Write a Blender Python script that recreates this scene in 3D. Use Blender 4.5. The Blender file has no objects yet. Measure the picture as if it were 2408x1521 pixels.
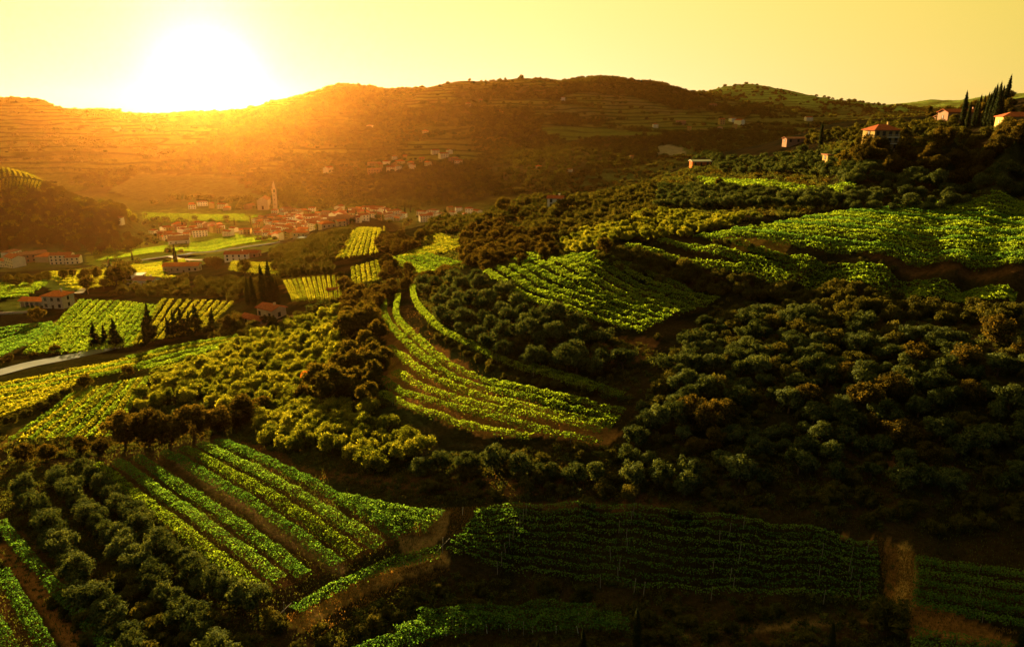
import bpy, math, random
import numpy as np
from mathutils import Vector, Matrix, noise as mnoise

rng = np.random.default_rng(11)
random.seed(5)
R = math.radians
scene = bpy.context.scene
C = scene.collection

# ------------------------------------------------------------------ camera
W0, F0, CU, CV, V_HOR = 2407.0, 1718.0, 1203.5, 760.5, 247.0
PITCH = math.atan((CV - V_HOR) / F0)
CAMZ = 175.0
cd = bpy.data.cameras.new('camera')
cam = bpy.data.objects.new('camera', cd)
C.objects.link(cam)
cam.location = (0, 0, CAMZ)
cam.rotation_euler = (R(90) - PITCH, 0, 0)
cd.sensor_width = 36.0
cd.lens = 36.0 * F0 / W0
cd.clip_start = 1.0
cd.clip_end = 60000.0
scene.camera = cam

# ------------------------------------------------------------------ light
SUN_AZ, SUN_EL = R(-21.6), R(7.0)
GLOW_EL = R(1.8)                                 # the bright air sits a little below the sun itself
SUN_DIR = Vector((math.sin(SUN_AZ) * math.cos(SUN_EL), math.cos(SUN_AZ) * math.cos(SUN_EL), math.sin(SUN_EL)))
SKY_BACK = (0.09, 0.26, 0.32)
SKY_WIDE, SKY_LOW, SKY_NEAR, SKY_SUN = (3.1, 2.32, 0.27), (0.2, 0.22, 1.0), (0.0, 0.0, 0.4), (0.4, 0.9, 2.4)
world = bpy.data.worlds.new('World')
scene.world = world
world.use_nodes = True
wn, wl = world.node_tree.nodes, world.node_tree.links
wn.clear()
sky = wn.new('ShaderNodeTexSky')
sky.sky_type = 'NISHITA'
sky.sun_disc = False
sky.sun_elevation = SUN_EL
sky.sun_rotation = SUN_AZ
sky.altitude = 200
sky.air_density = 1.0
sky.dust_density = 4.0
sky.ozone_density = 1.0
tint = wn.new('ShaderNodeMix'); tint.data_type = 'RGBA'; tint.blend_type = 'MULTIPLY'
tint.inputs['Factor'].default_value = 1.0
tint.inputs[7].default_value = (0.0006, 0.0008, 0.0012, 1)
wl.new(sky.outputs[0], tint.inputs[6])
# glow of the low sun in the dusty air: depends only on the angle to the sun
geo = wn.new('ShaderNodeTexCoord')
nrm = wn.new('ShaderNodeVectorMath'); nrm.operation = 'NORMALIZE'
wl.new(geo.outputs['Generated'], nrm.inputs[0])
dot = wn.new('ShaderNodeVectorMath'); dot.operation = 'DOT_PRODUCT'
wl.new(nrm.outputs[0], dot.inputs[0]); dot.inputs[1].default_value = (math.sin(SUN_AZ) * math.cos(GLOW_EL), math.cos(SUN_AZ) * math.cos(GLOW_EL), math.sin(GLOW_EL))
def wmath(op, a, b=None, clamp=False):
    n = wn.new('ShaderNodeMath'); n.operation = op; n.use_clamp = clamp
    for i, s in enumerate((a, b)):
        if s is None: continue
        if isinstance(s, (int, float)): n.inputs[i].default_value = s
        else: wl.new(s, n.inputs[i])
    return n.outputs[0]
cosang = wmath('MAXIMUM', dot.outputs['Value'], 0.0)
half = wmath('MULTIPLY_ADD', dot.outputs['Value'], 0.5); half.node.inputs[2].default_value = 0.5
sepz = wn.new('ShaderNodeSeparateXYZ'); wl.new(nrm.outputs[0], sepz.inputs[0])
low = wmath('POWER', wmath('SUBTRACT', 1.0, wmath('ABSOLUTE', sepz.outputs[2])), 9.0)
def lobe(f, col, prev):
    m = wn.new('ShaderNodeMix'); m.data_type = 'RGBA'; m.blend_type = 'ADD'
    m.inputs['Factor'].default_value = 1.0
    sc = wn.new('ShaderNodeVectorMath'); sc.operation = 'SCALE'
    sc.inputs[0].default_value = col
    wl.new(f, sc.inputs['Scale'])
    wl.new(prev, m.inputs[6]); wl.new(sc.outputs[0], m.inputs[7])
    return m.outputs[2]
SKY_STRENGTH = 0.05
c0 = lobe(wmath('POWER', half, 1.7), SKY_WIDE, tint.outputs[2])                      # sunlit dusty air
c0 = lobe(wmath('POWER', wmath('SUBTRACT', 1.0, half), 2.0), SKY_BACK, c0)         # cooler sky opposite the sun
c1 = lobe(wmath('MULTIPLY', low, wmath('POWER', cosang, 3.0)), SKY_LOW, c0)         # paler towards the horizon
c2 = lobe(wmath('POWER', cosang, 4.0), SKY_NEAR, c1)
c3 = lobe(wmath('POWER', cosang, 800.0), SKY_SUN, c2)
bg = wn.new('ShaderNodeBackground'); bg.inputs[1].default_value = SKY_STRENGTH
wo = wn.new('ShaderNodeOutputWorld')
wl.new(c3, bg.inputs[0]); wl.new(bg.outputs[0], wo.inputs[0])

sd = bpy.data.lights.new('sun', 'SUN')
sd.energy = 5.0
sd.angle = R(0.6)
sd.color = (1.0, 0.68, 0.26)
so = bpy.data.objects.new('sun', sd)
C.objects.link(so)
so.rotation_euler = (-SUN_DIR).to_track_quat('-Z', 'Y').to_euler()
so.location = SUN_DIR * 500

vs = scene.view_settings
vs.view_transform = 'Standard'; vs.look = 'None'; vs.gamma = 1.0; vs.use_curve_mapping = False
vs.exposure = 3.1
HAZE = 0.0000072
cy = scene.cycles
cy.max_bounces = 5; cy.diffuse_bounces = 2; cy.glossy_bounces = 1; cy.transmission_bounces = 3
cy.transparent_max_bounces = 4; cy.volume_bounces = 0
cy.use_denoising = True
cy.denoiser = 'OPENIMAGEDENOISE'
cy.denoising_input_passes = 'RGB_ALBEDO_NORMAL'
cy.denoising_prefilter = 'ACCURATE'
cy.denoising_quality = 'HIGH'
cy.sample_clamp_indirect = 4.0
cy.use_adaptive_sampling = False

# ------------------------------------------------------------------ rays
CT, ST = math.cos(PITCH), math.sin(PITCH)
def ray(u, v):
    x = (np.asarray(u, float) - CU) / F0
    w = -(np.asarray(v, float) - CV) / F0
    return x, CT + w * ST, -ST + w * CT          # world x, y, z direction

# ------------------------------------------------------------------ terrain
# survey points of the land: (u, v, distance) along lines of sight, plus hidden ones given by height
ctrl = []
def cp(v, *pairs):
    for u, dist in pairs: ctrl.append((u, v, dist, None))
def ch(u, dist, z):                              # hidden point, height relative to the camera
    ctrl.append((u, None, dist, z))
def zrow(v, *pairs):                             # u, height relative to camera -> distance follows
    pairs = list(pairs)
    if pairs[0][0] == 0: pairs.insert(0, (-300, pairs[0][1] - 1))
    if pairs[-1][0] == 2407: pairs.append((2700, pairs[-1][1] + 1.5))
    us, zs = [a for a, b in pairs], [b for a, b in pairs]
    full = sorted(set(us) | {u for u in range(-300, 2701, 150) if us[0] < u < us[-1] and min(abs(u - k) for k in us) > 60})
    for u in full:
        z = float(np.interp(u, us, zs))
        x, y, w = ray(u, v)
        ctrl.append((u, v, z / w * y, None))
zrow(1760, (-300, -66), (600, -62), (1200, -65), (1800, -64), (2700, -61))
zrow(1521, (-300, -66), (0, -64), (600, -62), (1200, -65), (1800, -63), (2407, -60))
zrow(1400, (0, -64.5), (600, -63), (900, -63.5), (1200, -65), (1800, -62), (2407, -58.5))
zrow(1290, (-300, -67), (0, -66), (600, -64), (1050, -61.5), (1500, -60.5), (2000, -59.5), (2407, -57))
zrow(1190, (300, -67), (800, -62.5), (1200, -59.5), (1700, -57.5), (2200, -55.5))
zrow(1100, (-300, -70), (0, -69), (300, -68.5), (600, -65), (1000, -60.5), (1400, -58), (1900, -55), (2407, -52))
zrow(1000, (0, -75), (300, -72), (600, -69), (900, -62), (1300, -57), (1700, -54), (2100, -51), (2407, -48.5))
zrow(900, (-300, -84), (0, -80.5), (400, -75.5), (700, -71), (850, -66), (1000, -60), (1250, -56), (1500, -53.5), (1900, -49.5), (2407, -45.5))
zrow(820, (0, -88), (300, -85), (600, -77), (850, -67), (1000, -60.5), (1250, -55), (1500, -52), (1900, -48), (2407, -43.5))
zrow(750, (-300, -98), (0, -93), (300, -91), (550, -84), (700, -76), (900, -65.5), (1100, -57), (1350, -51.5), (1600, -50), (1900, -47), (2407, -42.5))
zrow(690, (0, -98), (200, -101), (450, -94), (650, -80), (800, -74), (950, -67), (1150, -54), (1400, -49), (1650, -48.6), (1900, -46), (2407, -41.5))
zrow(640, (-300, -150), (0, -138), (250, -132), (450, -112), (620, -94), (800, -76.5), (1000, -66), (1150, -53), (1400, -46.3), (1650, -44.8), (1900, -41.6), (2407, -37.5))
zrow(600, (0, -169), (250, -166), (420, -150), (560, -130), (650, -105), (800, -81), (1000, -68), (1180, -56), (1400, -44), (1650, -42.4), (1900, -39), (2407, -36))
zrow(570, (560, -165), (660, -150), (730, -110), (820, -84), (1000, -70), (1200, -57), (1450, -43), (1700, -39), (2000, -36.5), (2407, -34.8))
zrow(540, (700, -165), (770, -125), (860, -88), (1000, -72), (1200, -58), (1450, -43), (1700, -39), (2000, -35), (2407, -33.8))
zrow(525, (1020, -77), (1100, -68)); zrow(515, (880, -135), (1250, -56), (1500, -44), (1800, -36), (2100, -34), (2407, -32.8))
zrow(505, (1165, -64)); zrow(480, (1300, -50), (1500, -45), (1700, -39), (2000, -33), (2407, -31.2))
cp(462, (1316, 430)); cp(477, (1230, 440)); cp(446, (1444, 470)); cp(434, (1500, 490)); cp(390, (1599, 540)); cp(362, (1684, 570)); cp(340, (1805, 590)); cp(308, (1913, 600)); cp(294, (1975, 610)); cp(288, (2060, 600))
zrow(440, (1600, -41), (1800, -35), (2100, -29), (2407, -27.8))
zrow(400, (1700, -37), (1900, -29.5), (2150, -23.5), (2407, -23))
zrow(360, (1850, -27), (2060, -18.5), (2407, -17.6))
zrow(330, (2060, -15.5), (2250, -12.8), (2407, -12.4))
zrow(290, (2200, -10.5), (2407, -7.5))
for u, v, d in ((2100, 278, 540), (2200, 270, 520), (2290, 258, 470), (2360, 238, 430), (2440, 226, 420), (2700, 200, 420)):
    ctrl.append((u, v, d, None))
# hidden ground behind the spur
for u, d, z in ((1020, 640, -125), (1000, 850, -165), (1150, 600, -105), (1160, 800, -160), (1300, 560, -85), (1350, 750, -130), (1380, 1000, -150),
                (1530, 680, -80), (1600, 900, -112), (1750, 720, -60), (1850, 950, -85), (2000, 800, -48), (2100, 1200, -70), (2250, 700, -35),
                (2300, 1300, -75), (2440, 700, -30), (2500, 1400, -70), (2700, 1000, -50), (2100, 2000, -62), (2400, 2300, -70), (2700, 2500, -70)):
    ch(u, d, z)
# valley floor
VF = -172.0
zrow(590, (330, VF + 3), (480, VF + 3))
zrow(570, (300, VF), (420, VF))
zrow(540, (330, VF), (500, VF), (620, VF))
zrow(505, (360, VF), (500, VF), (650, VF), (800, VF), (930, VF + 2), (1060, -166))
zrow(480, (400, VF + 4), (550, VF + 4), (640, VF + 8), (760, VF + 4), (900, VF + 4))
# wooded hill on the left
for u, v, d in ((0, 575, 880), (150, 570, 890), (240, 545, 930), (0, 520, 930), (120, 510, 960), (220, 500, 990), (290, 510, 1010), (0, 460, 990), (100, 455, 1020),
                (200, 478, 1050), (0, 400, 1090), (60, 412, 1090), (130, 440, 1090), (-300, 560, 860), (-300, 460, 960), (-300, 350, 1100)):
    ctrl.append((u, v, d, None))
for u, d, z in ((-300, 1500, -120), (0, 1400, -150), (150, 1350, -160), (300, 1300, -170)):
    ch(u, d, z)
# far slopes
cp(455, (380, 1500), (560, 1480), (750, 1430), (1000, 1330), (1150, 1250), (1280, 1220), (1380, 1240))
cp(420, (60, 1680), (250, 1640), (450, 1620), (700, 1540), (950, 1480), (1150, 1380), (1350, 1330), (1450, 1320))
cp(375, (0, 1850), (250, 1850), (500, 1800), (750, 1720), (1000, 1680), (1200, 1560), (1400, 1500), (1600, 1480), (1700, 1500))
cp(330, (-300, 2000), (0, 2130), (250, 2200), (500, 2100), (750, 1980), (1000, 1950), (1200, 1900), (1400, 1820), (1600, 1780), (1780, 1800))
cp(290, (0, 2400), (250, 2650), (500, 2500), (750, 2250), (1000, 2200), (1200, 2150), (1400, 2150), (1600, 2150), (1800, 2300), (1950, 2500))
cp(245, (740, 2560), (900, 2520), (1100, 2450), (1250, 2450), (1400, 2550), (1560, 2650), (1700, 2900), (1800, 3300))
cp(215, (1100, 2640), (1250, 2650), (1400, 2750), (1530, 2900))
RIDGE = ((-300, 236, 2600), (-120, 240, 2600), (0, 249, 2600), (60, 244, 2620), (120, 250, 2680), (135, 257, 2750), (240, 259, 2900), (330, 268, 3000), (385, 272, 3100), (450, 265, 3050),
         (520, 262, 3000), (600, 255, 2950), (680, 236, 2900), (740, 220, 2850), (780, 211, 2800), (820, 206, 2800), (870, 207, 2800), (915, 217, 2850),
         (960, 214, 2900), (1010, 208, 2950), (1045, 198, 2950), (1120, 194, 2950), (1190, 192, 2950), (1235, 184, 2950), (1280, 190, 3000), (1340, 194, 3050),
         (1395, 186, 3100), (1440, 186, 3100), (1480, 196, 3200), (1540, 194, 3400), (1590, 204, 3500), (1640, 217, 3700), (1700, 206, 4400), (1750, 201, 4500), (1810, 208, 4500), (1900, 226, 4500),
         (2000, 243, 4400), (2060, 249, 4300), (2150, 258, 4200), (2230, 266, 4100))
for u, v, d in RIDGE: ctrl.append((u, v, d, None))
for u, v, d in RIDGE[::2]:
    x, y, w = ray(u, v)
    if u < 1600: ch(u, d * 1.35, w / y * d - 110)
    else: ch(u, d * 1.3, w / y * d - 130)
cp(235, (1720, 3700), (1850, 3800)); cp(262, (1850, 3100), (2000, 3400)); cp(280, (2050, 2900), (2180, 3000))
for u, v, d in ((2080, 249, 9500), (2140, 243, 9500), (2190, 236, 9500), (2240, 239, 9500), (2300, 231, 9500), (2340, 224, 9800), (2407, 221, 9800), (2550, 205, 10000), (2700, 215, 10000)):
    ctrl.append((u, v, d, None)); ch(u, 13000, -120)
for u in (2080, 2240, 2400, 2600): ch(u, 6500, -130)
for u in (-300, 0, 300, 600, 1000, 1400, 1800): ch(u, 9000, -150); ch(u, 13500, -200)

pts = []
for u, v, d, z in ctrl:
    if z is None:
        x, y, w = ray(u, v)
        pts.append((float(x / y), math.log(d), float(w / y)))
    else:
        x = (u - CU) / F0 / CT
        pts.append((float(x), math.log(d), z / d))
pts = np.array(pts)
KS = 3.0
A = np.stack([pts[:, 0] * KS, pts[:, 1]], 1)
def tps_k(d2): return 0.5 * d2 * np.log(d2 + 1e-12)
n = len(A)
d2 = ((A[:, None] - A[None]) ** 2).sum(-1)
K = tps_k(d2) + np.eye(n) * 1e-4
Pm = np.concatenate([np.ones((n, 1)), A], 1)
M = np.block([[K, Pm], [Pm.T, np.zeros((3, 3))]])
sol = np.linalg.solve(M, np.concatenate([pts[:, 2], np.zeros(3)]))
def tps(s, t):
    out = np.empty(s.shape); sf, tf, of = s.ravel() * KS, t.ravel(), out.ravel()
    for i in range(0, len(sf), 40000):
        a, b = sf[i:i + 40000], tf[i:i + 40000]
        dd = (a[:, None] - A[None, :, 0]) ** 2 + (b[:, None] - A[None, :, 1]) ** 2
        of[i:i + 40000] = tps_k(dd) @ sol[:n] + sol[n] + sol[n + 1] * a + sol[n + 2] * b
    return of.reshape(s.shape)

# value noise (vectorised)
_perm = rng.random((256, 256))
def vnoise(x, y):
    xi, yi = np.floor(x).astype(int), np.floor(y).astype(int)
    fx, fy = x - xi, y - yi
    fx, fy = fx * fx * (3 - 2 * fx), fy * fy * (3 - 2 * fy)
    g = lambda a, b: _perm[a & 255, b & 255]
    return (g(xi, yi) * (1 - fx) + g(xi + 1, yi) * fx) * (1 - fy) + (g(xi, yi + 1) * (1 - fx) + g(xi + 1, yi + 1) * fx) * fy
def fbm(x, y, o=4):
    s, a, tot = 0, 1, 0
    for i in range(o):
        s = s + a * (vnoise(x * 2 ** i + 17.3 * i, y * 2 ** i - 9.1 * i) - 0.5); tot += a; a *= 0.5
    return s / tot

NS, NT = 500, 580
S0, S1 = -0.98, 0.98
T0, T1 = math.log(38.0), math.log(13500.0)
sg = np.linspace(S0, S1, NS); tg = np.linspace(T0, T1, NT)
SS, TT = np.meshgrid(sg, tg)                     # rows: t
cs = np.linspace(S0, S1, 187); ct_ = np.linspace(T0, T1, 214)
QC = tps(*np.meshgrid(cs, ct_))
def bil(G, a, b):                                # a: fractional column, b: fractional row
    a = np.clip(a, 0, G.shape[1] - 1.001); b = np.clip(b, 0, G.shape[0] - 1.001)
    i, j = a.astype(int), b.astype(int); f, g = a - i, b - j
    return (G[j, i] * (1 - f) + G[j, i + 1] * f) * (1 - g) + (G[j + 1, i] * (1 - f) + G[j + 1, i + 1] * f) * g
Q = bil(QC, (SS - S0) / (S1 - S0) * 186, (TT - T0) / (T1 - T0) * 213)
YY = np.exp(TT); XX = SS * YY
ZZ = CAMZ + Q * YY
farw = np.clip((YY - 1350) / 700, 0, 1)
ridged = 1 - np.abs(fbm(XX / 420 + 3, YY / 420 + 8, 4)) * 5
ZZ += farw * (ridged - 0.6) * 16 * np.clip(YY / 2500, 0.5, 1.6)
ZZ += fbm(XX / 14, YY / 14, 3) * 0.7 * np.clip(1 - YY / 700, 0, 1)
def height(x, y):
    x = np.asarray(x, float); y = np.asarray(y, float)
    return bil(ZZ, (x / y - S0) / (S1 - S0) * (NS - 1), (np.log(y) - T0) / (T1 - T0) * (NT - 1))
_ty = np.exp(np.linspace(math.log(45), math.log(13000), 1500))
def hit(u, v, first=True):                       # where a line of sight meets the land
    dx, dy, dz = ray(u, v)
    k = _ty / dy
    zz = CAMZ + dz * k
    below = zz < height(dx * k, _ty)
    i = int(np.argmax(below)) if below.any() else len(_ty) - 1
    if i > 0:
        y0, y1 = _ty[i - 1], _ty[i]
        for _ in range(12):
            ym = 0.5 * (y0 + y1); kk = ym / dy
            if CAMZ + dz * kk < height(dx * kk, ym): y1 = ym
            else: y0 = ym
        y = 0.5 * (y0 + y1)
    else: y = _ty[0]
    return float(dx * y / dy), float(y)
def gp(u, v, dz=0.0):
    x, y = hit(u, v)
    return Vector((x, y, float(height(x, y)) + dz))
def poly(*uv): return np.array([hit(u, v) for u, v in uv])
def inside(P, x, y):
    x = np.asarray(x); y = np.asarray(y); c = np.zeros(x.shape, bool); j = len(P) - 1
    for i in range(len(P)):
        xi, yi = P[i]; xj, yj = P[j]
        with np.errstate(divide='ignore', invalid='ignore'):
            c ^= ((yi > y) != (yj > y)) & (x < (xj - xi) * (y - yi) / (yj - yi) + xi)
        j = i
    return c
def project(x, y, z):
    z = z - CAMZ
    f = y * CT - z * ST; w = y * ST + z * CT
    return CU + F0 * x / f, CV - F0 * w / f

# ================================================================== helpers
def link(o, parent=None):
    C.objects.link(o)
    if parent is not None: o.parent = parent
    return o
def tag(o, label=None, cat=None, group=None, kind=None):
    if label: o['label'] = label
    if cat: o['category'] = cat
    if group: o['group'] = group
    if kind: o['kind'] = kind
    return o
def empty(name, loc, rz=0.0, sc=1.0):
    o = bpy.data.objects.new(name, None); C.objects.link(o)
    o.empty_display_size = 0.5
    o.location = loc; o.rotation_euler = (0, 0, rz); o.scale = (sc, sc, sc) if np.isscalar(sc) else sc
    return o
def mk(name, co, faces, mat, smooth=False, mats=None, midx=None):
    """faces: list of int arrays, each (n, k)"""
    me = bpy.data.meshes.new(name)
    co = np.ascontiguousarray(co, np.float32)
    me.vertices.add(len(co)); me.vertices.foreach_set('co', co.ravel())
    fl = [np.asarray(f, np.int32) for f in faces if len(f)]
    loops = np.concatenate([f.ravel() for f in fl])
    tot = np.concatenate([np.full(len(f), f.shape[1], np.int32) for f in fl])
    st = np.concatenate([[0], np.cumsum(tot)[:-1]]).astype(np.int32)
    me.loops.add(len(loops)); me.loops.foreach_set('vertex_index', loops)
    me.polygons.add(len(tot)); me.polygons.foreach_set('loop_start', st); me.polygons.foreach_set('loop_total', tot)
    if smooth: me.polygons.foreach_set('use_smooth', np.ones(len(tot), bool))
    me.update(calc_edges=True)
    for m in (mat if isinstance(mat, (list, tuple)) else [mat]): me.materials.append(m)
    if midx is not None: me.polygons.foreach_set('material_index', np.asarray(midx, np.int32))
    return me
def ob(name, me, parent=None):
    return link(bpy.data.objects.new(name, me), parent)

class Geo:                                       # small hard-surface shapes
    def __init__(s): s.v = []; s.f = []
    def add(s, vs_, fs):
        b = len(s.v); s.v += [tuple(p) for p in vs_]; s.f += [tuple(i + b for i in f) for f in fs]
    def box(s, x0, x1, y0, y1, z0, z1):
        s.add([(x, y, z) for z in (z0, z1) for y in (y0, y1) for x in (x0, x1)],
              [(0, 2, 3, 1), (4, 5, 7, 6), (0, 1, 5, 4), (2, 6, 7, 3), (0, 4, 6, 2), (1, 3, 7, 5)])
    def tube(s, p, q, r0, r1=None, n=6):
        r1 = r0 if r1 is None else r1
        p, q = Vector(p), Vector(q); d = (q - p).normalized()
        a = d.orthogonal().normalized(); b = d.cross(a)
        ring = lambda c, r: [c + (a * math.cos(2 * math.pi * i / n) + b * math.sin(2 * math.pi * i / n)) * r for i in range(n)]
        s.add(ring(p, r0) + ring(q, r1), [(i, (i + 1) % n, n + (i + 1) % n, n + i) for i in range(n)] + [tuple(range(n))[::-1], tuple(range(n, 2 * n))])
    def mesh(s, name, mat, smooth=False):
        me = bpy.data.meshes.new(name); me.from_pydata(s.v, [], s.f); me.update()
        if smooth: me.polygons.foreach_set('use_smooth', np.ones(len(me.polygons), bool))
        me.materials.append(mat); return me
    def ob(s, name, mat, parent=None, smooth=False): return ob(name, s.mesh(name, mat, smooth), parent)

# ------------------------------------------------------------------ materials
def newmat(name):
    m = bpy.data.materials.new(name); m.use_nodes = True
    nt = m.node_tree; nt.nodes.clear()
    out = nt.nodes.new('ShaderNodeOutputMaterial')
    return m, nt, out
def leaf_mat(name, ca, cb, cc, trans=0.45, tcol=None, scale=0.9, gloss=0.0):
    """ca dark, cb mid, cc light leaf colours; light passes through the leaves"""
    m, nt, out = newmat(name); N, L = nt.nodes, nt.links
    oi = N.new('ShaderNodeObjectInfo'); tc = N.new('ShaderNodeTexCoord'); ge = N.new('ShaderNodeNewGeometry')
    no = N.new('ShaderNodeTexNoise'); no.inputs['Scale'].default_value = scale; no.inputs['Detail'].default_value = 3
    L.new(ge.outputs['Position'], no.inputs['Vector'])
    ad = N.new('ShaderNodeMath'); ad.operation = 'MULTIPLY_ADD'; L.new(oi.outputs['Random'], ad.inputs[0]); ad.inputs[1].default_value = 0.45; 
    rn = N.new('ShaderNodeMath'); rn.operation = 'MULTIPLY_ADD'; L.new(ge.outputs['Random Per Island'], rn.inputs[0]); rn.inputs[1].default_value = 0.75
    L.new(no.outputs['Fac'], rn.inputs[2]); L.new(rn.outputs[0], ad.inputs[2])
    mp = N.new('ShaderNodeMapRange'); mp.inputs['From Min'].default_value = 0.40; mp.inputs['From Max'].default_value = 1.55
    L.new(ad.outputs[0], mp.inputs['Value'])
    cr = N.new('ShaderNodeValToRGB'); e = cr.color_ramp.elements
    e[0].color = (*ca, 1); e[1].color = (*cc, 1); e.new(0.5).color = (*cb, 1)
    L.new(mp.outputs[0], cr.inputs[0])
    di = N.new('ShaderNodeBsdfDiffuse'); L.new(cr.outputs[0], di.inputs[0])
    tr = N.new('ShaderNodeBsdfTranslucent')
    mu = N.new('ShaderNodeMix'); mu.data_type = 'RGBA'; mu.blend_type = 'MULTIPLY'; mu.inputs['Factor'].default_value = 1
    L.new(cr.outputs[0], mu.inputs[6]); mu.inputs[7].default_value = (*(tcol or (1.9, 1.7, 0.5)), 1)
    L.new(mu.outputs[2], tr.inputs[0])
    mx = N.new('ShaderNodeMixShader'); mx.inputs[0].default_value = trans
    L.new(di.outputs[0], mx.inputs[1]); L.new(tr.outputs[0], mx.inputs[2])
    L.new(mx.outputs[0], out.inputs[0])
    return m
def plain(name, col, rough=0.9, var=0.25, scale=0.6, bump=0.0, metal=0.0, emit=None):
    m, nt, out = newmat(name); N, L = nt.nodes, nt.links
    b = N.new('ShaderNodeBsdfPrincipled'); b.inputs['Roughness'].default_value = rough; b.inputs['Specular IOR Level'].default_value = 0.5 if rough < .6 else 0.0; b.inputs['Metallic'].default_value = metal
    ge = N.new('ShaderNodeTexCoord')
    no = N.new('ShaderNodeTexNoise'); no.inputs['Scale'].default_value = scale; no.inputs['Detail'].default_value = 6; no.inputs['Roughness'].default_value = 0.65
    L.new(ge.outputs['Object'], no.inputs['Vector'])
    cr = N.new('ShaderNodeValToRGB'); e = cr.color_ramp.elements
    e[0].position = 0.3; e[1].position = 0.72
    e[0].color = tuple(c * (1 - var) for c in col) + (1,); e[1].color = tuple(min(1, c * (1 + var)) for c in col) + (1,)
    L.new(no.outputs['Fac'], cr.inputs[0]); L.new(cr.outputs[0], b.inputs['Base Color'])
    if bump:
        bp = N.new('ShaderNodeBump'); bp.inputs['Strength'].default_value = bump; bp.inputs['Distance'].default_value = 0.3
        L.new(no.outputs['Fac'], bp.inputs['Height']); L.new(bp.outputs[0], b.inputs['Normal'])
    L.new(b.outputs[0], out.inputs[0])
    return m

M = {}
M['vine'] = leaf_mat('vine_leaf', (0.018, 0.042, 0.008), (0.062, 0.105, 0.016), (0.15, 0.20, 0.026), trans=0.52, tcol=(1.85, 1.80, 0.5), scale=0.35)
M['vine_shaded'] = leaf_mat('vine_leaf_shaded', (0.016, 0.042, 0.010), (0.050, 0.115, 0.026), (0.13, 0.20, 0.040), trans=0.42, tcol=(1.6, 1.7, 0.5), scale=0.35)  # vine leaf with the emerald of shaded fields put into its colour
M['vine_yellow'] = leaf_mat('vine_leaf_yellow', (0.025, 0.040, 0.007), (0.095, 0.115, 0.018), (0.22, 0.21, 0.028), trans=0.5, tcol=(1.8, 1.6, 0.4), scale=0.3)
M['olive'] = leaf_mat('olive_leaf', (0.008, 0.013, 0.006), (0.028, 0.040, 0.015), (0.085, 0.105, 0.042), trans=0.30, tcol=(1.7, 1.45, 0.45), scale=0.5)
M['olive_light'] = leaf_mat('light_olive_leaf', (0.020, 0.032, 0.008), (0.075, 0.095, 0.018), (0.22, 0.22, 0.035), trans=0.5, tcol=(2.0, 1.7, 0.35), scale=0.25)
M['broad'] = leaf_mat('broadleaf_leaf', (0.022, 0.028, 0.008), (0.045, 0.048, 0.012), (0.085, 0.075, 0.015), trans=0.38, tcol=(1.9, 1.3, 0.35), scale=0.3)
M['bush'] = leaf_mat('bush_leaf', (0.018, 0.022, 0.008), (0.040, 0.042, 0.012), (0.085, 0.075, 0.020), trans=0.36, tcol=(1.7, 1.45, 0.4), scale=0.4)
M['brown'] = leaf_mat('brown_foliage', (0.014, 0.015, 0.005), (0.036, 0.032, 0.009), (0.085, 0.066, 0.015), trans=0.35, tcol=(1.7, 1.3, 0.4), scale=0.4)
M['orange'] = leaf_mat('orange_foliage', (0.20, 0.08, 0.012), (0.30, 0.12, 0.015), (0.42, 0.18, 0.02), trans=0.4, tcol=(1.5, 1.1, 0.5))
M['cypress'] = leaf_mat('cypress_leaf', (0.008, 0.012, 0.006), (0.015, 0.020, 0.008), (0.028, 0.030, 0.010), trans=0.15, scale=0.6)
M['far'] = leaf_mat('far_foliage', (0.008, 0.013, 0.006), (0.028, 0.040, 0.012), (0.085, 0.095, 0.022), trans=0.3, tcol=(1.8, 1.3, 0.35), scale=0.02)
M['dry'] = leaf_mat('dry_grass_blade', (0.10, 0.06, 0.02), (0.17, 0.10, 0.03), (0.26, 0.16, 0.045), trans=0.35, tcol=(1.4, 1.1, 0.5), scale=0.3)
M['grass'] = leaf_mat('grass_blade', (0.014, 0.022, 0.009), (0.045, 0.058, 0.018), (0.095, 0.095, 0.026), trans=0.3, scale=0.2)
M['bark'] = plain('bark', (0.09, 0.06, 0.04), scale=3)
M['post'] = plain('weathered_post', (0.22, 0.19, 0.16), scale=2)
M['wood'] = plain('brown_wood', (0.10, 0.06, 0.035), scale=2)
M['metal'] = plain('grey_metal', (0.45, 0.45, 0.45), rough=0.5, scale=2, metal=0.3)

# ------------------------------------------------------------------ leaf clouds
def unit(v): return v / (np.linalg.norm(v, axis=-1, keepdims=True) + 1e-9)
def leaves(c, nrm_, ln, wd, spread=0.6, long_dir=None, ldw=0.0):
    """one bent leaf quad per centre c, facing about nrm_"""
    n_ = len(c)
    nn = unit(nrm_ + rng.normal(0, spread, (n_, 3)))
    a = rng.normal(0, 1, (n_, 3))
    if long_dir is not None: a = a * (1 - ldw) + long_dir * ldw * 2
    a = unit(a - nn * (a * nn).sum(-1, keepdims=True))
    b = np.cross(nn, a)
    ln = np.broadcast_to(ln, n_)[:, None] * rng.uniform(0.7, 1.3, (n_, 1)); wd = np.broadcast_to(wd, n_)[:, None] * rng.uniform(0.7, 1.3, (n_, 1))
    v = np.stack([c - a * ln * .5, c + b * wd * .5 + a * ln * .06, c + a * ln * .5 - nn * ln * 0.10, c - b * wd * .5 + a * ln * .06], 1).reshape(-1, 3)
    f = np.arange(4 * n_).reshape(-1, 4)
    return v, f
t_ = (1 + 5 ** .5) / 2
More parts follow.
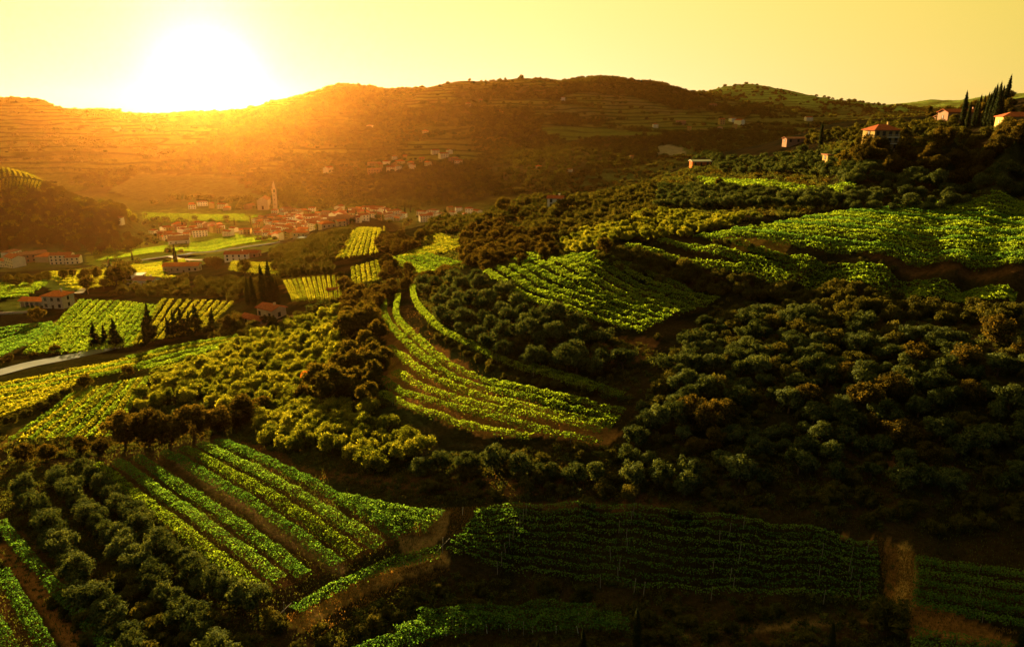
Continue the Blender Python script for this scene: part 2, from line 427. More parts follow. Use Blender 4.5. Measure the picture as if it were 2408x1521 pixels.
ICO_V = unit(np.array([(-1, t_, 0), (1, t_, 0), (-1, -t_, 0), (1, -t_, 0), (0, -1, t_), (0, 1, t_), (0, -1, -t_), (0, 1, -t_), (t_, 0, -1), (t_, 0, 1), (-t_, 0, -1), (-t_, 0, 1)], float))
ICO_F = np.array([(0, 11, 5), (0, 5, 1), (0, 1, 7), (0, 7, 10), (0, 10, 11), (1, 5, 9), (5, 11, 4), (11, 10, 2), (10, 7, 6), (7, 1, 8), (3, 9, 4), (3, 4, 2), (3, 2, 6), (3, 6, 8), (3, 8, 9), (4, 9, 5), (2, 4, 11), (6, 2, 10), (8, 6, 7), (9, 8, 1)])
def crown_mesh(name, mat, lobes, n_leaf, ln, wd, spread=0.7, core=0.72, up=0.35, upw=0.3, reach=1.12):
    """lobes: array of x, y, z, rx, rz"""
    lobes = np.asarray(lobes, float)
    wgt = lobes[:, 3] ** 2; k = rng.choice(len(lobes), n_leaf, p=wgt / wgt.sum())
    d = unit(rng.normal(0, 1, (n_leaf, 3)) + np.array([0, 0, 0.25]))
    rad = rng.uniform(0.7, reach, (n_leaf, 1))
    sc_ = np.stack([lobes[k, 3], lobes[k, 3], lobes[k, 4]], 1)
    c = lobes[k, :3] + d * rad * sc_
    v, f = leaves(c, d + np.array([0, 0, up]), ln, wd, spread, unit(d + np.array([0, 0, 0.7])), upw)
    cv, cf = [], []
    for i, l in enumerate(lobes):
        q = ICO_V * rng.uniform(0.8, 1.15, (12, 1)) * np.array([l[3], l[3], l[4]]) * core + l[:3]
        cf.append(ICO_F + 12 * i + len(v)); cv.append(q)
    return mk(name, np.concatenate([v] + cv), [f, np.concatenate(cf)], mat)
def round_lobes(n_, rx, rz, zc, lr, flat=0.9):
    out = []
    for i in range(n_):
        d = unit(rng.normal(0, 1, 3)); d[2] = d[2] * 0.9 + 0.15
        k = rng.uniform(0.35, 1.0) ** 0.6
        l = lr * rng.uniform(0.7, 1.25)
        out.append((d[0] * (rx - l * .7) * k * rng.uniform(.8, 1.2), d[1] * (rx - l * .7) * k * rng.uniform(.8, 1.2), zc + d[2] * (rz - l * .6) * k, l, l * flat))
    return out
def trunk_mesh(name, h, r, limbs=4, reach=1.2, lean=0.15, mat=None):
    g = Geo(); lx, ly = rng.uniform(-lean, lean, 2) * h
    g.tube((0, 0, -0.4), (lx * .4, ly * .4, h * .5), r, r * .8, 7)
    g.tube((lx * .4, ly * .4, h * .48), (lx, ly, h), r * .8, r * .55, 7)
    for i in range(limbs):
        a = 2 * math.pi * (i + rng.random() * .5) / limbs
        g.tube((lx, ly, h * .95), (lx + math.cos(a) * reach, ly + math.sin(a) * reach, h + reach * rng.uniform(.6, 1.1)), r * .45, r * .15, 5)
    return g.mesh(name, mat or M['bark'])

P = {}                                           # prototypes: list of (crown mesh, trunk mesh, height)
P['olive'] = [(crown_mesh('olive_crown', M['olive'], round_lobes(int(rng.integers(13, 24)), 2.7, 1.9, 2.75, 0.60), 1700, 0.62, 0.20, 0.4, core=0.5, upw=0.85, reach=1.7), trunk_mesh('olive_trunk', 1.4, 0.22, 4, 1.1)) for _ in range(7)]
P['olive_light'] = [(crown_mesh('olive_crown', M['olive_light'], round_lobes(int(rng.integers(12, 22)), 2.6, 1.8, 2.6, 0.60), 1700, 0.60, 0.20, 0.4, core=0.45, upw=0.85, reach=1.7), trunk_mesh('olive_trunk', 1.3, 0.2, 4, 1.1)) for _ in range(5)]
P['broad'] = [(crown_mesh('tree_crown', M['broad'], round_lobes(34, 3.7, 3.4, 5.2, 0.95), 3000, 0.5, 0.32, 0.8, core=0.6, reach=1.25), trunk_mesh('tree_trunk', 2.8, 0.28, 5, 1.8)) for _ in range(5)]
P['brown'] = [(crown_mesh('tree_crown', M['brown'], round_lobes(32, 3.2, 3.2, 3.2, 0.85), 3000, 0.45, 0.26, 0.8, core=0.6, reach=1.35), trunk_mesh('tree_trunk', 2.2, 0.25, 5, 1.6)) for _ in range(4)]
P['bush'] = [(crown_mesh('bush_crown', M['bush'], round_lobes(16, 2.0, 1.4, 1.35, 0.5), 1500, 0.52, 0.16, 0.45, core=0.5, upw=0.8, reach=1.55), trunk_mesh('bush_stem', 0.8, 0.10, 5, 0.7)) for _ in range(6)]
P['tuft'] = [(crown_mesh('scrub_tuft', M[mt_], round_lobes(6, 1.0, .45, .25, 0.4), 90, 0.42, 0.13, 0.5, core=0.4, upw=0.8, reach=1.5), None) for mt_ in ('grass', 'grass', 'bush', 'bush', 'brown', 'grass')]
P['orange'] = [(crown_mesh('tree_crown', M['orange'], round_lobes(12, 2.0, 2.2, 3.0, 0.8), 1300, 0.4, 0.2, 0.8), trunk_mesh('tree_trunk', 1.4, 0.15, 4, 1.0))]
def cyp_lobes(h, r, ragged=0.1, n_=16):
    out = []
    for i in range(n_):
        t = i / (n_ - 1); z = 0.5 + t * (h - 0.8)
        rr = r * min(1, 0.55 + 3 * t) * (1 - t ** 2.2) ** 0.8 + 0.12
        out.append((rng.uniform(-1, 1) * rr * ragged, rng.uniform(-1, 1) * rr * ragged, z, rr, h / n_ * 0.95))
    return out
def con_lobes(h, r, n_=26):
    out = []
    for i in range(n_):
        t = (i / (n_ - 1)) ** 0.9; rr = r * (1 - t) * rng.uniform(.75, 1.15) + 0.15; a = rng.uniform(0, 6.28)
        out.append((math.cos(a) * rr * .5, math.sin(a) * rr * .5, 1.0 + t * (h - 1.2), rr * .65 + .15, h / n_ * 1.5))
    return out
P['cypress'] = [(crown_mesh('cypress_crown', M['cypress'], cyp_lobes(h, r), 1500, 0.55, 0.2, 0.4, core=0.9, up=0.2, upw=0.9), trunk_mesh('cypress_trunk', 1.0, 0.2, 0)) for h, r in ((12, 1.1), (13.5, 1.3), (11, 1.0))]
P['conifer'] = [(crown_mesh('conifer_crown', M['cypress'], con_lobes(h, r), 2000, 0.6, 0.25, 0.6, core=0.8, up=0.1), trunk_mesh('conifer_trunk', 1.4, 0.28, 0)) for h, r in ((12, 3.0), (10, 2.7), (11, 2.5))]
FARCL = [crown_mesh('wood_clump', M['far'], round_lobes(7, 6.5, 3.6, 3.2, 3.0), 150, 2.2, 1.4, 0.7) for _ in range(5)]
ORD = ['first', 'second', 'third', 'fourth', 'fifth', 'sixth', 'seventh', 'eighth', 'ninth', 'tenth', 'eleventh', 'twelfth', 'thirteenth', 'fourteenth', 'fifteenth', 'sixteenth', 'seventeenth', 'eighteenth', 'nineteenth', 'twentieth']
ORD += ['twenty-' + w for w in ORD[:9]] + ['thirtieth'] + ['thirty-' + w for w in ORD[:9]] + ['fortieth'] + ['forty-' + w for w in ORD[:9]]
MADE = {}
def tree(kind, name, x, y, sc, label, cat='tree', group=None, zs=1.0, sink=0.15, loc=None, rz=None):
    i = int(rng.integers(len(P[kind]))); cm, tm = P[kind][i]
    z = float(height(x, y)) - sink
    key = (kind, name, i)
    s3 = (sc, sc, sc * zs)
    if key not in MADE:
        r = empty(name, (x, y, z), 0, s3)
        kids = [ob('trunk', tm, r), ob('crown', cm, r)]
        MADE[key] = (r, kids)
    else:
        r0, k0 = MADE[key]
        r = r0.copy(); C.objects.link(r); r.location = (x, y, z); r.scale = s3
        for kd in k0:
            c = kd.copy(); c.parent = r; C.objects.link(c)
    r.rotation_euler = (float(rng.normal(0, 0.03)), float(rng.normal(0, 0.03)), float(rng.uniform(0, 6.28)) if rz is None else rz)
    for k_ in ('label', 'category', 'group'):
        if k_ in r: del r[k_]
    tag(r, label, cat, group)
    return r
def scatter(P_, sp, jit=0.35, ang=0.0, drop=0.0):
    """jittered rows of points inside the world polygon P_"""
    c, s = math.cos(ang), math.sin(ang)
    spx, spy = (sp, sp) if np.isscalar(sp) else sp
    q = P_ @ np.array([[c, -s], [s, c]])
    x = np.arange(q[:, 0].min(), q[:, 0].max(), spx); y = np.arange(q[:, 1].min(), q[:, 1].max(), spy)
    X, Y = np.meshgrid(x, y); X = X + (np.arange(len(y)) % 2)[:, None] * spx * .5
    X = X + rng.uniform(-jit, jit, X.shape) * spx; Y = Y + rng.uniform(-jit, jit, Y.shape) * spy
    X, Y = X.ravel(), Y.ravel()
    w = np.stack([X, Y], 1) @ np.array([[c, s], [-s, c]])
    k = inside(P_, w[:, 0], w[:, 1]) & (rng.random(len(w)) >= drop)
    global last_rows
    rid = np.repeat(np.arange(len(y)), len(x))[k]; last_rows = rid
    return w[k]
def planted(P_, sp, jit, ang, drop, pick, label, cat, group, limit=999):
    """trees in rows; each is named by its place in its row, rows counted from the near edge"""
    pt = scatter(P_, sp, jit, ang, drop); rid = last_rows
    ids = sorted(set(rid), key=lambda r: pt[rid == r][:, 1].mean()); done = 0; rest = []
    for n_, r in enumerate(ids):
        q = pt[rid == r]; q = q[np.argsort(q[:, 0] / q[:, 1])]
        if done >= limit: rest.append(q); continue
        for i, (x, y) in enumerate(q):
            kind, name, sc = pick()
            lb, ct = label.replace('#', ORD[min(i, 48)]).replace('@', ORD[n_]), cat
            if name == 'olive_tree' and 'olive' not in kind: name, lb, ct = 'broadleaf_tree', lb.replace('olive tree', 'bushy tree'), 'tree'
            tree(kind, name, x, y, sc, lb, ct, group); done += 1
    return np.concatenate(rest) if rest else np.zeros((0, 2))
def lpoly(lift, *uv):
    """like poly(), for points drawn `lift` metres above the land"""
    global CAMZ
    CAMZ -= lift
    try: return np.array([hit(u, v) for u, v in uv])
    finally: CAMZ += lift
def resample(pts_, step):
    """smooth curve through the points (Hermite with finite-difference tangents)"""
    pts_ = np.asarray(pts_, float)
    d = np.linalg.norm(np.diff(pts_, axis=0), axis=1) + 1e-6; s = np.concatenate([[0], np.cumsum(d)])
    n_ = max(4, int(s[-1] / step)); t = np.linspace(0, s[-1], n_)
    if len(pts_) == 2: return pts_[0] + (pts_[1] - pts_[0]) * (t / s[-1])[:, None]
    sl = np.diff(pts_, axis=0) / d[:, None]
    m = np.empty_like(pts_); m[0], m[-1] = sl[0], sl[-1]
    m[1:-1] = (sl[:-1] * d[1:, None] + sl[1:] * d[:-1, None]) / (d[:-1] + d[1:])[:, None]
    i = np.clip(np.searchsorted(s, t) - 1, 0, len(d) - 1); h_ = d[i][:, None]; u = ((t - s[i]) / d[i])[:, None]
    return (2*u**3 - 3*u**2 + 1) * pts_[i] + (u**3 - 2*u**2 + u) * h_ * m[i] + (-2*u**3 + 3*u**2) * pts_[i + 1] + (u**3 - u**2) * h_ * m[i + 1]

# ================================================================== the land
ground_zones = []                                # (polygon, colour, strength)
def zone(P_, col, k=1.0): ground_zones.append((P_, col, k))
strips = []                                      # soft painted tracks: (polyline, half width, colour)
def track(P_, hw, col): strips.append((P_, hw, col))

SOIL = (0.20, 0.085, 0.035); DRY = (0.26, 0.15, 0.05); SCRUB = (0.050, 0.042, 0.018); GRASS = (0.10, 0.13, 0.028); MEADOW = (0.34, 0.38, 0.05)
# valley meadows and fields
zone(poly((215, 585), (330, 572), (400, 560), (480, 548), (640, 548), (655, 566), (430, 600), (240, 628), (200, 612)), MEADOW)
zone(poly((95, 668), (180, 632), (300, 612), (420, 612), (540, 585), (660, 572), (640, 590), (520, 612), (395, 640), (300, 650), (190, 680), (130, 700)), (0.22, 0.27, 0.05))
zone(poly((330, 495), (480, 490), (640, 508), (700, 520), (560, 530), (380, 520), (320, 512)), (0.18, 0.22, 0.05))
zone(poly((0, 705), (75, 700), (110, 722), (50, 738), (0, 742)), (0.20, 0.24, 0.04))
zone(poly((310, 500), (420, 488), (580, 496), (560, 505), (400, 508)), (0.24, 0.28, 0.06))
# bare soil in the groves and terraces, plus painted shade under one field
zone(poly((560, 1030), (700, 1090), (900, 1120), (1150, 1125), (1350, 1130), (1250, 1165), (1000, 1160), (760, 1120), (600, 1070)), SOIL, 0.55)
zone(poly((1180, 1185), (1500, 1160), (1620, 1190), (1200, 1200)), SOIL, 0.5)
zone(poly((1960, 1245), (2110, 1270), (2150, 1300), (2140, 1420), (2320, 1470), (2407, 1521), (2120, 1490), (2080, 1400), (2090, 1300)), (0.30, 0.14, 0.05), 0.9)
zone(poly((1500, 1521), (1800, 1470), (2100, 1445), (2110, 1490), (1900, 1521)), (0.10, 0.05, 0.02), 0.5)
zone(poly((700, 1452), (780, 1405), (860, 1362), (960, 1328), (1040, 1306), (1062, 1318), (960, 1352), (860, 1395), (770, 1445), (712, 1484)), (0.44, 0.26, 0.09), .95)
zone(poly((930, 1260), (1040, 1200), (1130, 1190), (1080, 1260), (950, 1300)), (0.34, 0.20, 0.09), 0.8)
zone(poly((885, 700), (1000, 800), (1200, 960), (1470, 1010), (1420, 1045), (1150, 1030), (930, 960), (890, 880), (930, 860), (895, 790)), (0.34, 0.16, 0.055), 1.0)
zone(poly((905, 835), (955, 865), (960, 895), (925, 880)), (0.40, 0.22, 0.04), 1.0)
zone(poly((1400, 800), (1560, 790), (1520, 850), (1400, 860)), SOIL, 0.8)
zone(poly((2060, 1075), (2250, 1085), (2250, 1105), (2080, 1100)), SOIL, 0.9)
zone(poly((1700, 560), (1860, 570), (1850, 595), (1720, 585)), (0.32, 0.18, 0.04), 0.9)
zone(poly((2000, 590), (2407, 625), (2407, 650), (2060, 612)), SOIL, 0.35)
zone(poly((660, 655), (800, 640), (810, 710), (690, 715)), (0.16, 0.10, 0.03), 0.9)
zone(poly((235, 1000), (320, 985), (270, 1050), (240, 1050)), DRY, 0.9)
zone(poly((0, 1025), (40, 1000), (60, 1010), (20, 1060), (0, 1060)), (0.36, 0.2, 0.04), 0.9)
zone(poly((225, 1060), (510, 1010), (960, 1260), (600, 1400)), SOIL, 0.45)
zone(poly((0, 1200), (300, 1521), (0, 1521)), SOIL, 0.55)
zone(poly((0, 850), (560, 790), (340, 900), (0, 1030)), (0.10, 0.09, 0.02), 0.7)
zone(poly((1060, 1190), (2080, 1265), (2070, 1400), (1330, 1360), (1040, 1290)), (0.022, 0.018, 0.009), 0.9)  # darkened ground: the shade beneath the pergola rows painted in
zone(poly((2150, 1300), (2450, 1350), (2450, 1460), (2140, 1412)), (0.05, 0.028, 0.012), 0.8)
track(poly((0, 1285), (60, 1350), (110, 1420), (180, 1521)), 0.8, (0.40, 0.17, 0.06))
track(poly((425, 1090), (560, 1180), (690, 1270), (800, 1340)), 1.0, (0.36, 0.20, 0.10))
track(poly((2125, 1290), (2135, 1350), (2120, 1425)), 0.9, (0.42, 0.25, 0.09))
track(poly((2050, 1440), (1900, 1450), (1700, 1475), (1560, 1500)), 0.3, (0.22, 0.13, 0.06))
track(poly((2060, 1456), (1900, 1468), (1720, 1492)), 0.3, (0.22, 0.13, 0.06))
track(poly((690, 1465), (760, 1425), (860, 1372), (950, 1335), (1035, 1312)), 0.9, (0.46, 0.26, 0.09))
track(poly((0, 845), (60, 812), (125, 762), (135, 755)), 1.0, (0.40, 0.22, 0.08))
track(poly((915, 790), (960, 830), (1020, 880), (1150, 935), (1300, 970)), 0.7, (0.34, 0.15, 0.05))
track(poly((590, 762), (640, 760), (700, 738)), 1.0, (0.36, 0.2, 0.10))
track(poly((240, 620), (330, 595), (450, 590), (640, 565)), 2.5, (0.20, 0.14, 0.05))
track(poly((1160, 690), (1250, 620), (1180, 555), (1250, 500)), 0.01, SOIL)

xs, ys = XX, YY
n1 = fbm(xs / 9, ys / 9, 4) + .5; n2 = fbm(xs / 60 + 40, ys / 60, 4) + .5; n3 = fbm(xs / 260 + 7, ys / 260, 4) + .5; n4 = fbm(xs / 700, ys / 700, 3) + .5
def lerp(a, b, t): return a + (b - a) * t[..., None]
def sstep(a, b, x): t = np.clip((x - a) / (b - a), 0, 1); return t * t * (3 - 2 * t)
col = lerp(np.array((0.020, 0.020, 0.010)), np.array((0.050, 0.032, 0.014)), sstep(.35, .65, n1))
col = lerp(col, np.array((0.055, 0.065, 0.02)), sstep(.5, .7, n2) * .6)
# far slopes: woods, meadows and vine terraces
fcol = lerp(np.array((0.030, 0.034, 0.012)) * np.ones(col.shape), np.array((0.15, 0.15, 0.035)), sstep(.46, .58, n3))
fcol = lerp(fcol, np.array((0.16, 0.12, 0.05)), sstep(.60, .68, fbm(xs / 120 + 90, ys / 160, 3) + .5) * .7)
terr = np.zeros_like(ZZ)
fcol = fcol * (1 - 0.7 * (sstep(.55, .8, terr) * sstep(.42, .55, n3)))[..., None]
fcol *= (0.75 + 0.5 * n2)[..., None]
wfar = sstep(700, 1100, ys)
col = lerp(col, fcol, wfar)
floorw = sstep(18, 6, ZZ) * sstep(500, 700, ys) * sstep(1450, 1350, ys)
col = lerp(col, np.array((0.15, 0.17, 0.045)) * (0.7 + .6 * n2)[..., None], floorw)
green = sstep(3300, 3800, ys); col = lerp(col, np.array((0.24, 0.36, 0.07)) * (.5 + 1.0 * n3)[..., None], green * .9)
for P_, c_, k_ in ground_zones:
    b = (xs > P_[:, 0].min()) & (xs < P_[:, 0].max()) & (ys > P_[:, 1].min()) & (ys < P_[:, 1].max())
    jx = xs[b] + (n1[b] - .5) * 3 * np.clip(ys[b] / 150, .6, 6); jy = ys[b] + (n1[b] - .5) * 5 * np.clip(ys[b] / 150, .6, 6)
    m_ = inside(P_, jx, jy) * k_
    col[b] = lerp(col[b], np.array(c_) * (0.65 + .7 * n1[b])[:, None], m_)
# light fields on the far slopes, each with its own outline
for uv, c_ in ((((1275, 300), (1475, 308), (1500, 320), (1280, 318)), (0.12, 0.16, 0.03)), (((1310, 322), (1560, 312), (1560, 320), (1330, 330)), (0.13, 0.17, 0.03)),
               (((1490, 302), (1680, 288), (1700, 296), (1500, 312)), (0.12, 0.15, 0.03)), (((1545, 345), (1575, 338), (1640, 360), (1635, 366), (1550, 366)), (0.34, 0.27, 0.17)),
               (((1280, 240), (1400, 250), (1540, 275), (1500, 280), (1380, 262)), (0.12, 0.12, 0.03)), (((1100, 255), (1200, 262), (1230, 268), (1110, 266)), (0.26, 0.17, 0.06)),
               (((830, 315), (1050, 285), (1150, 300), (1080, 330), (900, 330)), (0.15, 0.12, 0.03)), (((270, 318), (420, 330), (470, 340), (400, 352), (260, 352)), (0.13, 0.13, 0.04)),
               (((330, 405), (560, 420), (640, 465), (420, 478), (250, 452)), (0.15, 0.16, 0.06)), (((20, 330), (230, 340), (200, 352), (30, 350)), (0.16, 0.16, 0.05)),
               (((720, 375), (900, 372), (960, 392), (760, 400)), (0.15, 0.12, 0.04)), (((1420, 400), (1560, 398), (1480, 440), (1320, 450), (1300, 436)), (0.085, 0.12, 0.035)),
               (((1680, 300), (1850, 300), (1940, 330), (1760, 350), (1600, 330)), (0.09, 0.12, 0.03)), (((700, 340), (880, 318), (960, 322), (760, 352)), (0.14, 0.11, 0.03)),
               (((1000, 330), (1180, 322), (1230, 345), (1080, 355)), (0.16, 0.12, 0.03)), (((1000, 235), (1120, 240), (1100, 248), (990, 246)), (0.14, 0.10, 0.03))):
    P_ = poly(*uv); b = (ys > 1000)
    jx = xs[b] + (n2[b] - .5) * 25; jy = ys[b] + (n2[b] - .5) * 60
    m_ = inside(P_, jx, jy).astype(float)
    col[b] = lerp(col[b], np.array(c_) * (1 - .35 * sstep(.5, .8, terr[b]))[:, None], m_ * .9)
for P_, hw, c_ in strips:
    b = (xs > P_[:, 0].min() - 6) & (xs < P_[:, 0].max() + 6) & (ys > P_[:, 1].min() - 6) & (ys < P_[:, 1].max() + 6)
    if not b.any(): continue
    q = resample(P_, 1.0); px, py = xs[b], ys[b]
    dmin = np.full(px.shape, 1e9)
    for a0, a1 in zip(q[:-1], q[1:]):
        ab = a1 - a0; tt = np.clip(((px - a0[0]) * ab[0] + (py - a0[1]) * ab[1]) / (ab @ ab + 1e-9), 0, 1)
        dmin = np.minimum(dmin, np.hypot(px - a0[0] - ab[0] * tt, py - a0[1] - ab[1] * tt))
    col[b] = lerp(col[b], np.array(c_) * (.8 + .4 * n1[b])[:, None], sstep(hw * 1.5, hw * .6, dmin + (n1[b] - .5) * hw))

mg, nt, out = newmat('land')
N, L = nt.nodes, nt.links
at = N.new('ShaderNodeAttribute'); at.attribute_name = 'ground_colour'
ge = N.new('ShaderNodeNewGeometry')
na = N.new('ShaderNodeTexNoise'); na.inputs['Scale'].default_value = 1.6; na.inputs['Detail'].default_value = 7; na.inputs['Roughness'].default_value = 0.7
nb = N.new('ShaderNodeTexNoise'); nb.inputs['Scale'].default_value = 0.09; nb.inputs['Detail'].default_value = 9; nb.inputs['Roughness'].default_value = 0.72
for q_ in (na, nb): L.new(ge.outputs['Position'], q_.inputs['Vector'])
ra = N.new('ShaderNodeMapRange'); L.new(na.outputs['Fac'], ra.inputs[0]); ra.inputs[1].default_value = .3; ra.inputs[2].default_value = .7; ra.inputs[3].default_value = .55; ra.inputs[4].default_value = 1.5
rb = N.new('ShaderNodeMapRange'); L.new(nb.outputs['Fac'], rb.inputs[0]); rb.inputs[1].default_value = .3; rb.inputs[2].default_value = .7; rb.inputs[3].default_value = .6; rb.inputs[4].default_value = 1.45
mm = N.new('ShaderNodeMath'); mm.operation = 'MULTIPLY'; L.new(ra.outputs[0], mm.inputs[0]); L.new(rb.outputs[0], mm.inputs[1])
vsn = N.new('ShaderNodeVectorMath'); vsn.operation = 'SCALE'; L.new(at.outputs['Color'], vsn.inputs[0]); L.new(mm.outputs[0], vsn.inputs['Scale'])
# hedges and banks of the far terraces follow the height lines
sx = N.new('ShaderNodeSeparateXYZ'); L.new(ge.outputs['Position'], sx.inputs[0])
nz_ = N.new('ShaderNodeTexNoise'); nz_.inputs['Scale'].default_value = 0.0035; nz_.inputs['Detail'].default_value = 2; L.new(ge.outputs['Position'], nz_.inputs['Vector'])
za = N.new('ShaderNodeMath'); za.operation = 'MULTIPLY_ADD'; L.new(nz_.outputs['Fac'], za.inputs[0]); za.inputs[1].default_value = 36.0; L.new(sx.outputs[2], za.inputs[2])
pp_ = N.new('ShaderNodeMath'); pp_.operation = 'PINGPONG'; L.new(za.outputs[0], pp_.inputs[0]); pp_.inputs[1].default_value = 5.5
ml = N.new('ShaderNodeMapRange'); L.new(pp_.outputs[0], ml.inputs[0]); ml.inputs[1].default_value = 3.0; ml.inputs[2].default_value = 4.6; ml.inputs[3].default_value = 0.0; ml.inputs[4].default_value = 0.6
mk_ = N.new('ShaderNodeMath'); mk_.operation = 'MULTIPLY'; L.new(ml.outputs[0], mk_.inputs[0]); L.new(at.outputs['Alpha'], mk_.inputs[1])
inv = N.new('ShaderNodeMath'); inv.operation = 'SUBTRACT'; inv.inputs[0].default_value = 1.0; L.new(mk_.outputs[0], inv.inputs[1])
m3 = N.new('ShaderNodeMath'); m3.operation = 'MULTIPLY'; L.new(mm.outputs[0], m3.inputs[0]); L.new(inv.outputs[0], m3.inputs[1]); L.new(m3.outputs[0], vsn.inputs['Scale'])
di = N.new('ShaderNodeBsdfDiffuse'); di.inputs['Roughness'].default_value = 1.0
L.new(vsn.outputs[0], di.inputs[0])
b1 = N.new('ShaderNodeBump'); b1.inputs['Strength'].default_value = 0.9; b1.inputs['Distance'].default_value = 0.5; L.new(na.outputs['Fac'], b1.inputs['Height'])
b2 = N.new('ShaderNodeBump'); b2.inputs['Strength'].default_value = 0.8; b2.inputs['Distance'].default_value = 9.0; L.new(nb.outputs['Fac'], b2.inputs['Height']); L.new(b1.outputs[0], b2.inputs['Normal'])
L.new(b2.outputs[0], di.inputs['Normal'])
L.new(di.outputs[0], out.inputs[0])

idx = np.arange(NS * NT).reshape(NT, NS)
gf = np.stack([idx[:-1, :-1], idx[:-1, 1:], idx[1:, 1:], idx[1:, :-1]], -1).reshape(-1, 4)
gm = mk('ground', np.stack([XX, YY, ZZ], -1).reshape(-1, 3), [gf], mg, smooth=True)
ca_ = gm.color_attributes.new('ground_colour', 'FLOAT_COLOR', 'POINT')
ca_.data.foreach_set('color', np.concatenate([col, (wfar * (.25 + .75 * sstep(.42, .55, n3)) * sstep(12, 30, ZZ))[..., None]], -1).astype(np.float32).ravel())
ground = ob('ground', gm); tag(ground, kind='structure')

# ------------------------------------------------------------------ roads: sheets laid on the land
for m_ in ():
    pass
def road(name, P_, width, mat, label=None, lift=0.12):
    q = resample(P_, max(1.5, P_[:, 1].mean() / 120)); d = np.gradient(q, axis=0); d = d / np.linalg.norm(d, axis=1, keepdims=True)
    nrm2 = np.stack([-d[:, 1], d[:, 0]], 1); v = []
    K_ = 5
    for k in range(K_):
        p = q + nrm2 * (k / (K_ - 1) - .5) * width
        zz = height(p[:, 0], p[:, 1]) + lift
        v.append(np.stack([p[:, 0], p[:, 1], zz], 1))
    v = np.stack(v, 1); zmax = v[:, :, 2].max(1, keepdims=True); v[:, :, 2] = v[:, :, 2] * .4 + zmax * .6
    n_ = len(q); ii = np.arange(n_ * K_).reshape(n_, K_)
    f = np.stack([ii[:-1, :-1], ii[:-1, 1:], ii[1:, 1:], ii[1:, :-1]], -1).reshape(-1, 4)
    o = ob(name, mk(name, v.reshape(-1, 3), [f], mat)); tag(o, label, kind='structure'); return o
M['asphalt'] = plain('road_asphalt', (0.17, 0.18, 0.18), scale=0.2, var=.15)
M['lane'] = plain('pale_lane', (0.34, 0.30, 0.24), scale=0.3, var=.2)
road('valley_road', poly((250, 627), (330, 613), (400, 603), (480, 594), (560, 583), (650, 571), (720, 560)), 5.5, M['asphalt'], 'straight pale road crossing the valley meadows', .3)
road('side_road', poly((395, 602), (430, 610), (470, 612), (520, 610)), 5, M['lane'], 'short lane branching off the valley road', .3)
road('farm_road', poly((-60, 893), (0, 878), (60, 862), (120, 850), (180, 838), (225, 828), (265, 818)), 7.5, M['asphalt'], 'grey farm road at the left edge below the brown bushes', .25)
road('yard_lane', poly((185, 690), (205, 672), (235, 655), (262, 640)), 4.5, M['lane'], 'pale lane between dark trees behind the arched farmhouse', .2)

